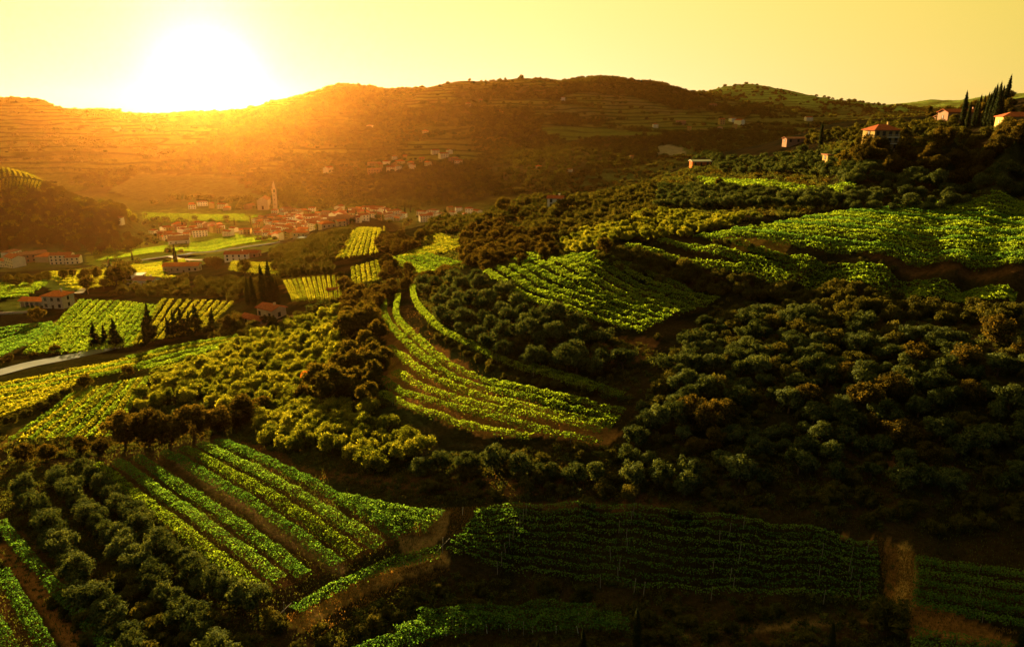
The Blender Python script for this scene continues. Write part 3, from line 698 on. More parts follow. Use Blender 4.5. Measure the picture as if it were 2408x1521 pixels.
# ================================================================== vineyards
post_mesh = {}
def post(h, r=0.06):
    if (h, r) not in post_mesh:
        g = Geo(); g.tube((0, 0, -.5), (0, 0, h), r, r * .8, 5); post_mesh[(h, r)] = g.mesh('trellis_post', M['post'])
    return post_mesh[(h, r)]
def vine_row(q, width, h, leaf, dens, mat, label, group, style='pergola', posts=0.0, amp=0.35, thin=1.0, cat='vine row'):
    d = np.linalg.norm(np.diff(q, axis=0), axis=1); s = np.concatenate([[0], np.cumsum(d)]); ln = s[-1]
    tan = np.gradient(q, axis=0); tan /= np.linalg.norm(tan, axis=1, keepdims=True) + 1e-9
    n_ = max(30, int(ln * (width if style == 'pergola' else h * 1.1) * dens * thin))
    t = rng.random(n_) * ln
    # gaps and vigour vary along the row
    vig = fbm(t / 5 + float(q[0, 0]), np.full(n_, float(q[0, 1])), 3) + .5
    keep = rng.random(n_) < np.clip(0.4 + vig * 1.2, 0, 1); t = t[keep]; vig = vig[keep]; n_ = len(t)
    px = np.interp(t, s, q[:, 0]); py = np.interp(t, s, q[:, 1])
    tx = np.interp(t, s, tan[:, 0]); ty = np.interp(t, s, tan[:, 1])
    side = np.stack([-ty, tx], 1)
    if style == 'pergola':
        w = rng.uniform(-1, 1, n_); w = np.sign(w) * np.abs(w) ** .9
        droop = rng.random(n_) < 0.10
        off = w * width / 2 * (0.85 + .4 * vig)
        x = px + side[:, 0] * off; y = py + side[:, 1] * off
        lump = fbm(x / 1.3, y / 1.3, 3) * amp * 2.4 + fbm(x / 4.5 + 50, y / 4.5, 2) * amp * 1.6
        zz = h * (1 - .16 * w ** 2) + lump + rng.normal(0, .07, n_)
        zz = np.where(droop, h * rng.uniform(.45, 1.05, n_), zz)
        nz = np.stack([side[:, 0] * w * .8, side[:, 1] * w * .8, np.where(droop, .2, 1.0)], 1)
    else:
        w = rng.choice([-1., 1.], n_) * rng.uniform(.4, 1, n_)
        x = px + side[:, 0] * w * width / 2; y = py + side[:, 1] * w * width / 2
        zz = h * (0.25 + .85 * rng.random(n_) ** .7) + fbm(x / 1.2, y / 1.2, 2) * amp
        nz = np.stack([side[:, 0] * w, side[:, 1] * w, np.full(n_, .6)], 1)
    c = np.stack([x, y, height(x, y) + zz], 1)
    o0 = np.array([q[0, 0], q[0, 1], float(height(q[0, 0], q[0, 1]))])
    v, f = leaves(c - o0, nz, leaf, leaf * .8, 0.55)
    o = ob('vine_row', mk('vine_row', v, [f], M[mat])); o.location = o0
    tag(o, label, cat, group)
    if posts:
        m0 = post(h + .15, posts if posts < 1 else .06)
        step = 15.0; k = step * .5
        while k < ln:
            xx, yy = float(np.interp(k, s, q[:, 0])), float(np.interp(k, s, q[:, 1]))
            p_ = ob('trellis_post', m0, o); p_.location = (xx - o0[0], yy - o0[1], float(height(xx, yy)) - o0[2])
            p_.rotation_euler = (float(rng.normal(0, .04)), float(rng.normal(0, .04)), 0)
            k += step * rng.uniform(.9, 1.1)
    return o
def field(starts, ends, n_, desc, edge, wf=0.7, h=2.0, leaf=.33, dens=20, mat='vine', style='pergola', posts=0.0, ks=None, lift=None, mids=None, amp=.35, group=None, width=None):
    """rows from the polyline `starts` (one end of every row) to `ends`; counted from `edge`"""
    lift = h if lift is None else lift
    S = lpoly(lift, *starts); E = lpoly(lift, *ends)
    Mi = [lpoly(lift, *m) for m in (mids or [])]
    def at(Pl, k):
        d = np.concatenate([[0], np.cumsum(np.linalg.norm(np.diff(Pl, axis=0), axis=1))]); k = k * d[-1]
        return np.array([np.interp(k, d, Pl[:, 0]), np.interp(k, d, Pl[:, 1])])
    ks = ks or [i / (n_ - 1) for i in range(n_)]
    cen = (at(S, .0) + at(E, .0)) / 2; cen2 = (at(S, 1.) + at(E, 1.)) / 2
    dd = (at(E, .5) - at(S, .5)); dd /= np.linalg.norm(dd); gap = abs(np.cross(cen2 - cen, dd)) / max(1, len(ks) - 1)
    for i, k in enumerate(ks):
        pl = [at(S, k)] + [at(m, k) for m in Mi] + [at(E, k)]
        q = resample(np.array(pl), 1.0)
        q = q + (fbm(q[:, :1] / 12, q[:, 1:] / 12, 2) - 0) * gap * .12
        name_i = ORD[i] if i < len(ORD) else 'last'
        vine_row(q, width or gap * wf, h, leaf, dens, mat[i] if isinstance(mat, list) else mat, f'{name_i} vine row from the {edge} of {desc}', group or ('vine rows in ' + desc), style, posts, amp)
    return gap
def rows(lists, desc, edge, width, **kw):        # rows drawn one by one
    h = kw.pop('h', 2.0)
    for i, uv in enumerate(lists):
        q = resample(lpoly(h, *uv), 1.0)
        vine_row(q, width, h, kw.get('leaf', .33), kw.get('dens', 20), kw.get('mat', 'vine'),
                 f'{ORD[i]} vine row from the {edge} of {desc}', 'vine rows in ' + desc, kw.get('style', 'pergola'), kw.get('posts', 0.0), kw.get('amp', .35))

# bottom left, lit and shaded rows told apart by leaf colour
G_ = {}
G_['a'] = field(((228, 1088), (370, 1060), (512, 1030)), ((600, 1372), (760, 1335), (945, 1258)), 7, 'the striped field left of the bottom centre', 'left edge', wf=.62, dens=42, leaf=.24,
      ks=[0, .155, .31, .535, .685, .84, 1.0], posts=.05, mat=['vine', 'vine_shaded', 'vine_shaded', 'vine_shaded', 'vine', 'vine_shaded', 'vine_shaded'])
rows([((800, 1163), (900, 1185), (1040, 1205)), ((850, 1192), (930, 1212), (1010, 1232))], 'the small dark plot above the stony bend', 'top', 2.2, mat='vine_shaded', posts=.05, dens=42, leaf=.25)
G_['b'] = field(((1120, 1196), (1095, 1230), (1050, 1285)), ((2062, 1272), (2070, 1330), (2062, 1395)), 9, 'the dark field at the bottom centre', 'top', mids=[((1450, 1188), (1400, 1265), (1330, 1347)), ((1750, 1215), (1720, 1290), (1690, 1380))], wf=.56, dens=46, leaf=.24, mat='vine_shaded', posts=.05)
G_['c'] = field(((2150, 1308), (2147, 1406)), ((2640, 1368), (2640, 1512)), 5, 'the thin rowed plot at the bottom right', 'top', style='wall', width=.7, h=1.3, dens=60, leaf=.22, mat='vine_shaded', posts=.05)
rows([((692, 1428), (760, 1388), (860, 1342), (950, 1307), (1036, 1290))], 'the lone curved row beside the dry bank', 'start', 2.0, mat='vine_shaded', posts=.05, dens=42, leaf=.24)
rows([((980, 1440), (1100, 1428), (1250, 1420), (1400, 1425)), ((930, 1478), (1060, 1450), (1250, 1440), (1460, 1448)), ((820, 1530), (960, 1490), (1150, 1464), (1320, 1458), (1480, 1462))], 'the dark terrace at the very bottom', 'top', 2.0, mat='vine_shaded', posts=.05, dens=42, leaf=.23)
rows([((0, 1225), (90, 1330), (180, 1430), (270, 1540)), ((0, 1335), (60, 1430), (120, 1540)), ((-40, 1420), (40, 1540))], 'the vineyard in the bottom left corner', 'olive trees', 1.8, mat='vine_shaded', dens=42, leaf=.23, posts=.05)
rows([((2150, 1480), (2260, 1500), (2407, 1525), (2500, 1540)), ((2140, 1505), (2250, 1530), (2350, 1550))], 'the low rows in the bottom right corner', 'top', 2.2, mat='vine_shaded', dens=42, leaf=.23)
# curved terraces in the middle
curved = [((1245, 855), (1330, 880), (1420, 908), (1466, 925)),
          ((969, 668), (975, 700), (1000, 735), (1054, 779), (1139, 821), (1203, 850), (1320, 885), (1400, 910)),
          ((935, 691), (935, 745), (983, 793), (1040, 841), (1111, 880), (1203, 903), (1378, 942), (1468, 960)),
          ((902, 702), (907, 745), (955, 799), (1012, 847), (1082, 891), (1203, 922), (1328, 952), (1455, 980)),
          ((913, 813), (955, 841), (1012, 880), (1082, 911), (1203, 944), (1316, 970), (1443, 996)),
          ((927, 869), (997, 906), (1068, 931), (1203, 964), (1328, 984), (1416, 1006)),
          ((890, 883), (970, 925), (1060, 950), (1203, 985), (1303, 1012), (1416, 1033)),
          ((895, 918), (952, 947), (1026, 972), (1139, 1003), (1250, 1020))]
rows(curved, 'the curved terrace vineyard in the middle', 'top', 2.0, leaf=.30, dens=34, posts=.07, amp=.4)
# square field and the fields behind it on the right
field(((1385, 594), (1300, 603), (1140, 634)), ((1688, 698), (1620, 728), (1512, 772)), 10, 'the bright square field right of the middle', 'top edge', mids=[((1530, 640), (1420, 668), (1270, 705))], wf=.78, leaf=.40, dens=24, amp=.55, mat='vine')
field(((2100, 486), (1900, 505), (1690, 545)), ((2470, 500), (2470, 560), (2470, 632)), 13, 'the wide green slope at the right', 'top edge', mids=[((2200, 490), (2100, 530), (1980, 585))], wf=.80, leaf=.40, dens=17, amp=.6, mat=['vine', 'vine_shaded', 'vine', 'vine_shaded', 'vine'] * 3)
field(((2330, 452), (2130, 478)), ((2480, 440), (2480, 487)), 4, 'the strip above the wide green slope', 'top edge', wf=.9, leaf=.55, dens=8, amp=.5)
field(((1640, 549), (1560, 558), (1475, 572)), ((2390, 690), (2385, 703)), 3, 'the narrow band below the wide green slope', 'top edge', mids=[((1790, 588), (1760, 602), (1720, 622)), ((2090, 640), (2080, 652), (2060, 665))], wf=.9, width=3.6, leaf=.5, dens=11, amp=.5)
field(((1640, 415), (1660, 428)), ((2000, 428), (2010, 442)), 3, 'the light strip among the upper olive terraces', 'top edge', wf=.8, leaf=.75, dens=5, amp=.6, h=2.2)
# small fields on the middle spur
field(((792, 606), (885, 592)), ((830, 543), (903, 532)), 8, 'the yellow field above the cypress row', 'left edge', wf=.75, leaf=.8, dens=5, mat='vine_yellow', amp=.5)
field(((668, 658), (795, 644)), ((690, 702), (800, 698)), 12, 'the comb shaped plot behind the farmhouse', 'left edge', style='wall', width=1.1, h=1.9, leaf=.5, dens=14, mat='vine_yellow')
field(((828, 625), (885, 612)), ((833, 668), (893, 655)), 6, 'the small shining plot above the dark trees', 'left edge', wf=.7, leaf=.6, dens=9, mat='vine_yellow')
field(((985, 590), (905, 606)), ((1082, 616), (1000, 642)), 6, 'the flat plot below the orange bank', 'top edge', wf=.75, leaf=.65, dens=7, amp=.5)
field(((1022, 540), (985, 550)), ((1070, 568), (1045, 592)), 5, 'the small plot beside the orange bank', 'top edge', wf=.75, leaf=.75, dens=6, mat='vine_yellow', amp=.4)
field(((960, 590), (940, 602)), ((1085, 560), (1075, 580)), 3, 'the bright strip under the orange bank', 'top edge', wf=.8, leaf=.7, dens=7, mat='vine_yellow', amp=.4)
field(((1275, 582), (1205, 606)), ((1300, 590), (1240, 615)), 5, 'the tiny plot left of the square field', 'top edge', wf=.7, leaf=.6, dens=8)
field(((545, 614), (540, 632)), ((660, 618), (650, 640)), 5, 'the faint plot beside the comb shaped plot', 'top edge', wf=.6, leaf=.7, dens=7, mat='vine_yellow')
# slope on the left
field(((22, 1030), (120, 1026), (255, 1020)), ((180, 916), (260, 900), (345, 884)), 11, 'the lit field above the left hedge', 'left edge', wf=.78, leaf=.42, dens=16, amp=.45, mat=['vine', 'vine_yellow'] * 6)
field(((-60, 915), (-60, 942)), ((300, 842), (330, 858)), 4, 'the long strip along the farm road', 'road side', mids=[((130, 876), (150, 896))], wf=.72, leaf=.45, dens=15, amp=.4, mat=['vine_yellow', 'vine'] * 3)
field(((300, 838), (355, 872)), ((560, 788), (575, 806)), 5, 'the strip below the dark spires', 'top edge', mids=[((430, 808), (470, 838))], wf=.72, leaf=.46, dens=14, amp=.4, mat=['vine', 'vine_yellow', 'vine'] * 2)
field(((-60, 925), (-60, 985)), ((185, 893), (120, 930)), 6, 'the yellow strip at the left edge', 'top edge', wf=.85, leaf=.5, dens=13, mat='vine_yellow', amp=.4)
field(((62, 826), (180, 825), (300, 812)), ((195, 702), (280, 706), (370, 716)), 13, 'the green slope right of the arched farmhouse', 'left edge', wf=.74, leaf=.6, dens=8, amp=.45)
field(((312, 808), (400, 790), (480, 768)), ((385, 702), (470, 704), (545, 708)), 10, 'the striped slope behind the dark spires', 'left edge', wf=.6, leaf=.6, dens=9, mat='vine_yellow', amp=.4)
field(((-20, 838), (-20, 772)), ((140, 770), (120, 757)), 7, 'the dark plot below the arched farmhouse', 'bottom edge', wf=.75, leaf=.6, dens=8, mat='vine_shaded', amp=.4)
field(((-20, 668), (-20, 698)), ((105, 662), (68, 692)), 6, 'the small plot behind the arched farmhouse', 'top edge', wf=.7, leaf=.75, dens=6)
field(((120, 640), (170, 676)), ((300, 620), (395, 648)), 8, 'the plot before the white house', 'top edge', wf=.8, leaf=1.0, dens=3.5, mat='vine_yellow', amp=.4)
field(((0, 449), (88, 452)), ((0, 424), (96, 428)), 12, 'the striped plot on the left hill', 'left edge', wf=.6, leaf=1.5, dens=1.6, mat='vine_yellow', h=2.4)
field(((0, 420), (115, 430)), ((0, 394), (60, 408)), 10, 'the upper plot on the left hill', 'left edge', wf=.7, leaf=1.5, dens=1.6, mat='vine_yellow', h=2.4)

# stakes and anchor posts that stand apart from the rows
for uv, h_, ln_ , lab in (((668, 1452), 2.4, .5, 'crossed white stake at the lower end of the lone curved row'), ((1040, 1300), 2.6, .5, 'crossed white stake at the upper end of the lone curved row'),
                     ((1490, 1392), 2.2, 0, 'short white gate post under the dark centre field'), ((1512, 1400), 2.2, 0, 'second white gate post under the dark centre field')):
    p = gp(uv[0], uv[1]); g = Geo(); g.tube((0, 0, -.4), (.15, 0, h_), .07, .06, 6)
    e = empty('stake', p); tag(e, lab, 'stake', 'stakes standing apart'); g.ob('pole', M['post'], e)
    if ln_:
        g = Geo(); g.tube((-.9, 0, .2), (1.1, .1, h_ - .2), .06, .05, 6); g.ob('brace', M['post'], e)
for uv, h_, lab in (((165, 912), 6.5, 'grey wooden pole in the yellow strip at the left'), ((462, 590), 14, 'tall grey pole beside the valley road'), ((812, 705), 9, 'thin pole right of the farmhouse roof'),
                    ((275, 612), 11, 'thin pole on the green valley meadow'), ((1228, 500), 9, 'thin mast on the spur above the orange bank')):
    p = gp(*uv); e = empty('utility_pole', p); tag(e, lab, 'utility pole', 'utility poles')
    g = Geo(); g.tube((0, 0, -.5), (0, 0, h_), .16, .11, 6); g.ob('pole', M['wood'], e)
    g = Geo(); g.box(-.7, .7, -.06, .06, h_ - .6, h_ - .45); g.ob('crossarm', M['wood'], e)

# vineyards and meadows on the valley floor
field(((225, 612), (215, 588)), ((648, 560), (600, 549)), 9, 'the big valley field under the hamlet', 'road side', wf=.85, leaf=1.3, dens=2.4, mat='vine', amp=.3, h=1.6)
field(((255, 634), (262, 650)), ((430, 612), (395, 640)), 3, 'the near valley strip along the road', 'road side', wf=.8, leaf=1.1, dens=2.6, mat='vine_yellow', amp=.3, h=1.6)
field(((335, 500), (340, 515)), ((600, 506), (640, 522)), 6, 'the church meadow', 'top edge', wf=.8, leaf=1.8, dens=1.2, mat='vine', amp=.3, h=1.6)

M['stake'] = plain('pale_stake', (0.55, 0.50, 0.42), scale=2)
g = Geo(); g.tube((0, 0, -.4), (0, 0, 1.5), .05, .045, 5); stake_me = g.mesh('vineyard_stake', M['stake'])
for pts_, desc in ((((753, 1414), (799, 1390), (857, 1364), (905, 1347), (952, 1334), (988, 1324)), 'on the dry bank under the lone curved row'),
                   (((1049, 1494), (1094, 1488), (1145, 1488), (1195, 1485), (1252, 1487), (1307, 1490), (1360, 1492)), 'along the lowest terrace at the bottom'),
                   (((1038, 1214), (1087, 1211), (905, 1228), (850, 1196)), 'beside the small dark plot at the stony bend')):
    for i, (u, v) in enumerate(sorted(pts_)):
        o = ob('vineyard_stake', stake_me); o.location = gp(u, v); o.rotation_euler = (float(rng.normal(0, .08)), float(rng.normal(0, .08)), 0)
        tag(o, f'{ORD[i]} pale stake from the left {desc}', 'stake', 'pale stakes ' + desc)

# ================================================================== trees and scrub
def grove(P_, sp, kind, name, sc, label, group, cat='tree', jit=.35, ang=0., drop=0., zs=1.0, limit=9999, ord_from=None):
    pt = scatter(P_, sp, jit, ang, drop)
    if limit < len(pt): pt = pt[np.argsort(pt[:, 1])[:limit]]
    if ord_from is not None and len(pt) <= len(ORD):
        pt = pt[np.argsort(pt[:, 0] / pt[:, 1])]
    for i, (x, y) in enumerate(pt):
        lb = label if ord_from is None else label.replace('#', ORD[min(i, len(ORD) - 1)])
        tree(kind, name, x, y, sc * float(rng.uniform(.78, 1.2)), lb, cat, group, zs * float(rng.uniform(.85, 1.15)))
    return pt
stuffpts = {}                                    # kind -> list of (x, y, scale)
def mass(P_, sp, kind, sc, jit=.4, ang=0., drop=0., name=None, smin=.75, smax=1.25):
    pt = scatter(P_, sp, jit, ang, drop)
    stuffpts.setdefault(name, []).append((kind, pt, sc, smin, smax)); return pt

def line(uvs, sp, lift=1.5):
    P_ = lpoly(lift, *uvs)
    return resample(P_, sp)
def hedge(uvs, sp, kind, name, sc, label, group, cat='tree', zs=1.0, jit=.6, lift=1.5, depth=0.0, ymin=0):
    q = lpoly(lift, *uvs); q = resample(q[q[:, 1] > ymin], sp); q = q[np.argsort(q[:, 0] / q[:, 1])]
    for i, (x, y) in enumerate(q):
        tree(kind, name, x + float(rng.normal(0, jit)), y + float(rng.normal(0, jit)) + (depth * (i % 2)), sc * float(rng.uniform(.8, 1.2)),
             label.replace('#', ORD[min(i, 48)]) , cat, group, zs * float(rng.uniform(.85, 1.15)))

# olive rows, bottom left
for j, uvs in enumerate((((45, 1135), (120, 1240), (200, 1370), (320, 1530)), ((120, 1100), (230, 1220), (350, 1340), (440, 1440), (540, 1540)), ((195, 1090), (300, 1190), (400, 1290), (500, 1360), (600, 1400)))):
    hedge(uvs, 2.4, 'olive', 'olive_tree', .74, '# olive tree from the top in the %s row of the dark bottom left grove' % ORD[j], 'olive trees in the bottom left grove', 'olive tree', jit=.35, lift=2.5)
mass(lpoly(1, (120, 1400), (300, 1350), (520, 1480), (640, 1521), (500, 1600), (200, 1600)), 3.4, 'bush', .8, name='undergrowth')
# the grove on the right
GR = lpoly(2.5, (1480, 965), (1560, 850), (1660, 735), (1800, 720), (2050, 745), (2450, 790), (2500, 1000), (2450, 1130), (2200, 1120), (1950, 1110), (1650, 1110), (1460, 1060))
rest = planted(GR, (2.9, 4.9), .24, R(10), .10, lambda: (('olive', 'olive', 'olive', 'olive', 'bush', 'brown')[int(rng.integers(6))], 'olive_tree', 0.74 * float(rng.uniform(.6, 1.4))),
               '# olive tree from the left, @ row from the front, shaded right grove', 'olive tree', 'trees in the shaded right grove', 125)
stuffpts.setdefault('far_olive_grove', []).append(('olive', rest[::2], .76, .6, 1.3))
stuffpts['far_olive_grove'].append(('bush', rest[1::4], 1.15, .6, 1.3))
stuffpts['far_olive_grove'].append(('olive', rest[3::4], .76, .8, 1.25))
# olive slope on the left of the middle
OS = lpoly(2.5, (330, 905), (420, 850), (560, 800), (690, 748), (800, 720), (815, 800), (790, 900), (720, 945), (620, 965), (520, 945), (400, 930), (320, 955))
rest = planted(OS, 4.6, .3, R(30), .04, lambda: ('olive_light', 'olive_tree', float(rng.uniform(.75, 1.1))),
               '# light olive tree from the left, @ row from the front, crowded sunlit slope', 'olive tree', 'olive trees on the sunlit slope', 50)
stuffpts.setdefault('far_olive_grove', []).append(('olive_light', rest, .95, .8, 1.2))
OS2 = lpoly(2.5, (580, 990), (700, 945), (800, 925), (880, 960), (1010, 1030), (990, 1075), (850, 1085), (700, 1045), (600, 1020))
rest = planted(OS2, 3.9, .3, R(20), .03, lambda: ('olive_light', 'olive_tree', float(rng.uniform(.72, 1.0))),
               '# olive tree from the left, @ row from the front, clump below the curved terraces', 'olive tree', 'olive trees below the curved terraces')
hedge(((980, 1085), (1080, 1085), (1180, 1090), (1290, 1100), (1400, 1105), (1500, 1120), (1620, 1130)), 4.0, 'olive', 'olive_tree', .85, '# olive tree from the left in the line under the curved terraces', 'olive line under the curved terraces', 'olive tree', lift=2.5, depth=1.5)
hedge(((2120, 1110), (2200, 1115), (2300, 1125), (2407, 1128), (2480, 1130)), 4.6, 'olive', 'olive_tree', .8, '# olive tree from the left in the line closing the right grove', 'olive line closing the right grove', 'olive tree', lift=2.5)
# brown-green trees between the curved terraces and the square field
OB = lpoly(2.5, (985, 665), (1060, 640), (1130, 650), (1240, 720), (1380, 775), (1480, 800), (1480, 850), (1400, 880), (1250, 850), (1120, 800), (1030, 745))
planted(OB, 4.7, .3, R(-30), .03, lambda: ('olive' if rng.random() < .55 else 'bush', 'grove_tree', float(rng.uniform(.9, 1.3))),
        '# brownish tree from left, @ row from front, between curved terraces and square field', 'small tree', 'brownish trees between the curved terraces and the square field')

# broadleaf clumps
def clump(uvs, sp, kind, sc, desc, zs=1.0, name='broadleaf_tree', cat='tree', lift=3, jit=.35, limit=60, drop=0.):
    PP = lpoly(lift, *uvs); pt = scatter(PP, sp, jit, 0, drop)
    if len(pt) > 12:
        planted(PP, sp, jit, 0, drop, lambda: (kind, name, sc * float(rng.uniform(.75, 1.2))), '# ' + desc.replace('dark ', '', 1).replace(' in the tall clump', ', tall clump').replace(' at the foot of the', ', foot of') + ', @ row', cat, desc); return
    pt = pt[np.argsort(pt[:, 0] / pt[:, 1])]
    for i, (x, y) in enumerate(pt):
        lb = f'{ORD[i]} {desc}, counted from the left' if len(pt) <= 12 else desc
        tree(kind, name, x, y, sc * float(rng.uniform(.75, 1.2)), lb, cat, desc if len(pt) > 1 else None, zs)
clump(((810, 745), (890, 735), (905, 850), (890, 915), (760, 930), (745, 900), (810, 850)), 5.5, 'broad', .95, 'dark broadleaf tree in the tall clump left of the curved terraces')
clump(((730, 905), (800, 890), (830, 935), (760, 950)), 5, 'brown', .75, 'brown tipped tree at the foot of the tall dark clump')
p_ = lpoly(2, (725, 895))[0]; tree('orange', 'orange_tree', p_[0], p_[1], 1.0, 'round orange autumn tree beside the tall dark clump', 'tree')
p_ = lpoly(2, (868, 950))[0]; tree('broad', 'broadleaf_tree', p_[0], p_[1], .75, 'pointed dark tree with a lit top at the left end of the curved terraces', 'tree', zs=1.1)
p_ = lpoly(2, (840, 965))[0]; tree('brown', 'broadleaf_tree', p_[0], p_[1], .6, 'small brown tree left of the pointed dark tree', 'tree')
hedge(((300, 1035), (360, 1030), (430, 1022), (500, 1000), (560, 985)), 3.6, 'brown', 'broadleaf_tree', 1.15, '# tall brown tree from the left above the striped field', 'tall brown trees above the striped field', zs=1.0, lift=2)
hedge(((520, 985), (600, 965), (660, 950), (715, 930)), 3.6, 'brown', 'broadleaf_tree', .6, '# small brown tree from the left between the olive slopes', 'small brown trees between the olive slopes', lift=1.5)
hedge(((-40, 1085), (40, 1080), (110, 1070), (180, 1060), (250, 1055)), 3.8, 'brown', 'broadleaf_tree', .75, '# bushy tree from the left in the hedge over the bottom left grove', 'hedge over the bottom left grove', lift=1.5, depth=2)
hedge(((30, 985), (80, 955), (130, 935), (165, 920)), 4, 'bush', 'shrub', .9, '# shrub from the left edging the yellow strip', 'shrubs edging the yellow strip', 'shrub')
p_ = lpoly(2, (200, 905))[0]; tree('broad', 'broadleaf_tree', p_[0], p_[1], .6, 'lone dark tree at the upper corner of the lit left field', 'tree')
p_ = lpoly(2, (300, 870))[0]; tree('brown', 'broadleaf_tree', p_[0], p_[1], .6, 'small brown tree between the two left strips', 'tree')
p_ = lpoly(2, (290, 880))[0]; tree('bush', 'shrub', p_[0], p_[1], .9, 'shrub beside the small brown tree between the strips', 'shrub')
hedge(((25, 842), (70, 836), (110, 828), (150, 822), (180, 820)), 4.5, 'brown', 'broadleaf_tree', .62, '# reddish brown bushy tree from the left above the farm road', 'reddish bushes above the farm road', zs=.8, lift=1.5)
clump(((1180, 730), (1240, 700), (1300, 740), (1480, 780), (1500, 800), (1400, 790), (1240, 745)), 4, 'bush', .95, 'dark shrub on the bank below the bright square field', name='shrub', cat='shrub')
# dark spires on the left
for uv, s_, lab in (((225, 820), .95, 'squat dark conifer left of the pair above the farm road'), ((248, 812), .7, 'small dark conifer between the two above the farm road'), ((275, 818), 1.15, 'broad dark conifer right of the pair above the farm road'),
                    ((350, 805), 1.3, 'tallest dark conifer below the green slope'), ((342, 812), .8, 'low conifer leaning on the tallest one'), ((398, 795), .8, 'dark spire first right of the tallest conifer'), ((412, 792), .9, 'dark spire second right of the tallest conifer'),
                    ((430, 788), 1.05, 'dark spire third right of the tallest conifer'), ((446, 786), .8, 'dark spire fourth right of the tallest conifer'), ((462, 782), 1.0, 'dark spire fifth right of the tallest conifer'), ((500, 772), .8, 'dark spire beside the round brown tree')):
    p_ = lpoly(.3, uv)[0]; tree('conifer', 'conifer_tree', p_[0], p_[1], s_, lab, 'conifer', 'dark conifers below the green slope')
for uv, s_, lab in (((583, 716), 1.15, 'cypress left of the farmhouse group'), ((598, 718), 1.3, 'tall cypress second of the farmhouse group'), ((622, 712), 1.3, 'cypress third of the farmhouse group'), ((634, 712), 1.4, 'tallest cypress of the farmhouse group'),
                    ((645, 715), 1.2, 'cypress fifth of the farmhouse group'), ((655, 718), 1.05, 'cypress at the right end of the farmhouse group'),
                    ((414, 622), 1.5, 'cypress standing beside the long red roofed farm'), ((312, 614), 1.0, 'small cypress on the valley road'), ((256, 622), .7, 'round clipped tree on the valley road'),
                    ((1495, 1521), .62, 'dark young cypress poking up at the bottom centre'), ((1372, 1550), .55, 'slim cypress tip at the bottom edge left of the young cypress'), ((1265, 1560), .45, 'tiny cypress tip at the bottom edge'),
                    ((1952, 1540), .62, 'slim leaning cypress at the bottom right'), ((2390, 1560), .6, 'cypress tip in the bottom right corner'),
                    ((1928, 345), 1.0, 'stout dark cypress left of the yellow villa'), ((1797, 332), .75, 'small cypress on the skyline left of the spur'), ((1845, 318), .5, 'little cypress on the skyline')):
    p_ = lpoly(.3, uv)[0]; tree('cypress', 'cypress_tree', p_[0], p_[1], s_ * (.75 if uv[1] > 1500 else 1), lab, 'cypress')
for i, (u_, v_, s_) in enumerate(((2263, 296, 1.25), (2272, 298, .9), (2288, 298, 1.05), (2296, 297, .85), (2308, 296, 1.0), (2316, 296, 1.15), (2324, 296, 1.3), (2332, 295, 1.2), (2341, 294, 1.3), (2350, 290, 1.2),
                                (2300, 270, .8), (2311, 262, .8), (2321, 258, .8), (2329, 255, .85), (2337, 253, .95), (2344, 252, 1.0), (2352, 252, .85), (2361, 250, 1.35), (2369, 262, .6))):
    p_ = lpoly(.3, (u_, v_))[0]; tree('cypress', 'cypress_tree', p_[0], p_[1], s_ * .98, f'{ORD[min(i, 18)]} cypress along the dark hilltop row at the upper right', 'cypress', 'cypress row on the right hilltop')
# trees around the valley
clump(((255, 660), (300, 640), (310, 655), (280, 672)), 8, 'broad', 1.3, 'dark round tree left of the white house')
for uv, k_, s_, lab in (((208, 690), 'broad', 1.25, 'large dark tree left of the yard lane'), ((262, 660), 'conifer', 1.35, 'large dark conifer beside the yard lane'), ((245, 678), 'broad', .8, 'small round tree right of the yard lane'),
                        ((90, 760), 'broad', .9, 'dark round tree on the terrace wall of the arched farmhouse'), ((228, 655), 'broad', 1.0, 'round tree behind the yard lane'), ((490, 625), 'brown', 1.2, 'round brown tree right of the long farm'),
                        ((510, 632), 'brown', 1.5, 'broad brown tree right of the long farm'), ((575, 650), 'broad', 1.2, 'round dark tree left of the comb shaped plot'), ((540, 780), 'brown', 1.15, 'round reddish brown tree right of the spires'),
                        ((560, 765), 'brown', .9, 'smaller reddish tree right of the spires'), ((1182, 505), 'broad', 1.3, 'large dark tree on the skyline of the spur'), ((1182, 560), 'brown', 1.0, 'golden rimmed tree in the middle of the spur'),
                        ((1290, 605), 'brown', .75, 'orange brown tree left of the square field'), ((1420, 600), 'brown', .9, 'round brown bush at the upper corner of the square field'), ((1980, 400), 'broad', 1.0, 'dark tree below the yellow villa'),
                        ((2085, 1470), 'bush', 1.35, 'leafy bush beside the dry track at the bottom right'), ((1545, 795), 'bush', .6, 'small yellow lit bush at the lower corner of the square field'), ((1690, 440), 'broad', .6, 'small dark tree on the upper spur'),
                        ((1450, 438), 'broad', .9, 'round dark tree on the skyline of the middle spur'), ((430, 540), 'cypress', 1.4, 'first cypress in front of the church meadow'), ((590, 528), 'cypress', 1.2, 'second cypress in front of the church meadow'), ((552, 530), 'cypress', 1.2, 'third cypress in front of the church meadow'), ((2120, 560), 'bush', .01, 'x')):
    if lab == 'x': continue
    p_ = lpoly(.5, uv)[0]; tree(k_, {'broad': 'broadleaf_tree', 'brown': 'broadleaf_tree', 'bush': 'shrub', 'conifer': 'conifer_tree', 'cypress': 'cypress_tree'}[k_], p_[0], p_[1], s_, lab, 'tree' if k_ != 'cypress' else 'cypress')
clump(((0, 662), (60, 650), (140, 644), (200, 644), (240, 636), (235, 648), (120, 656), (40, 672)), 11, 'broad', .8, 'dark tree in the belt before the left village houses')
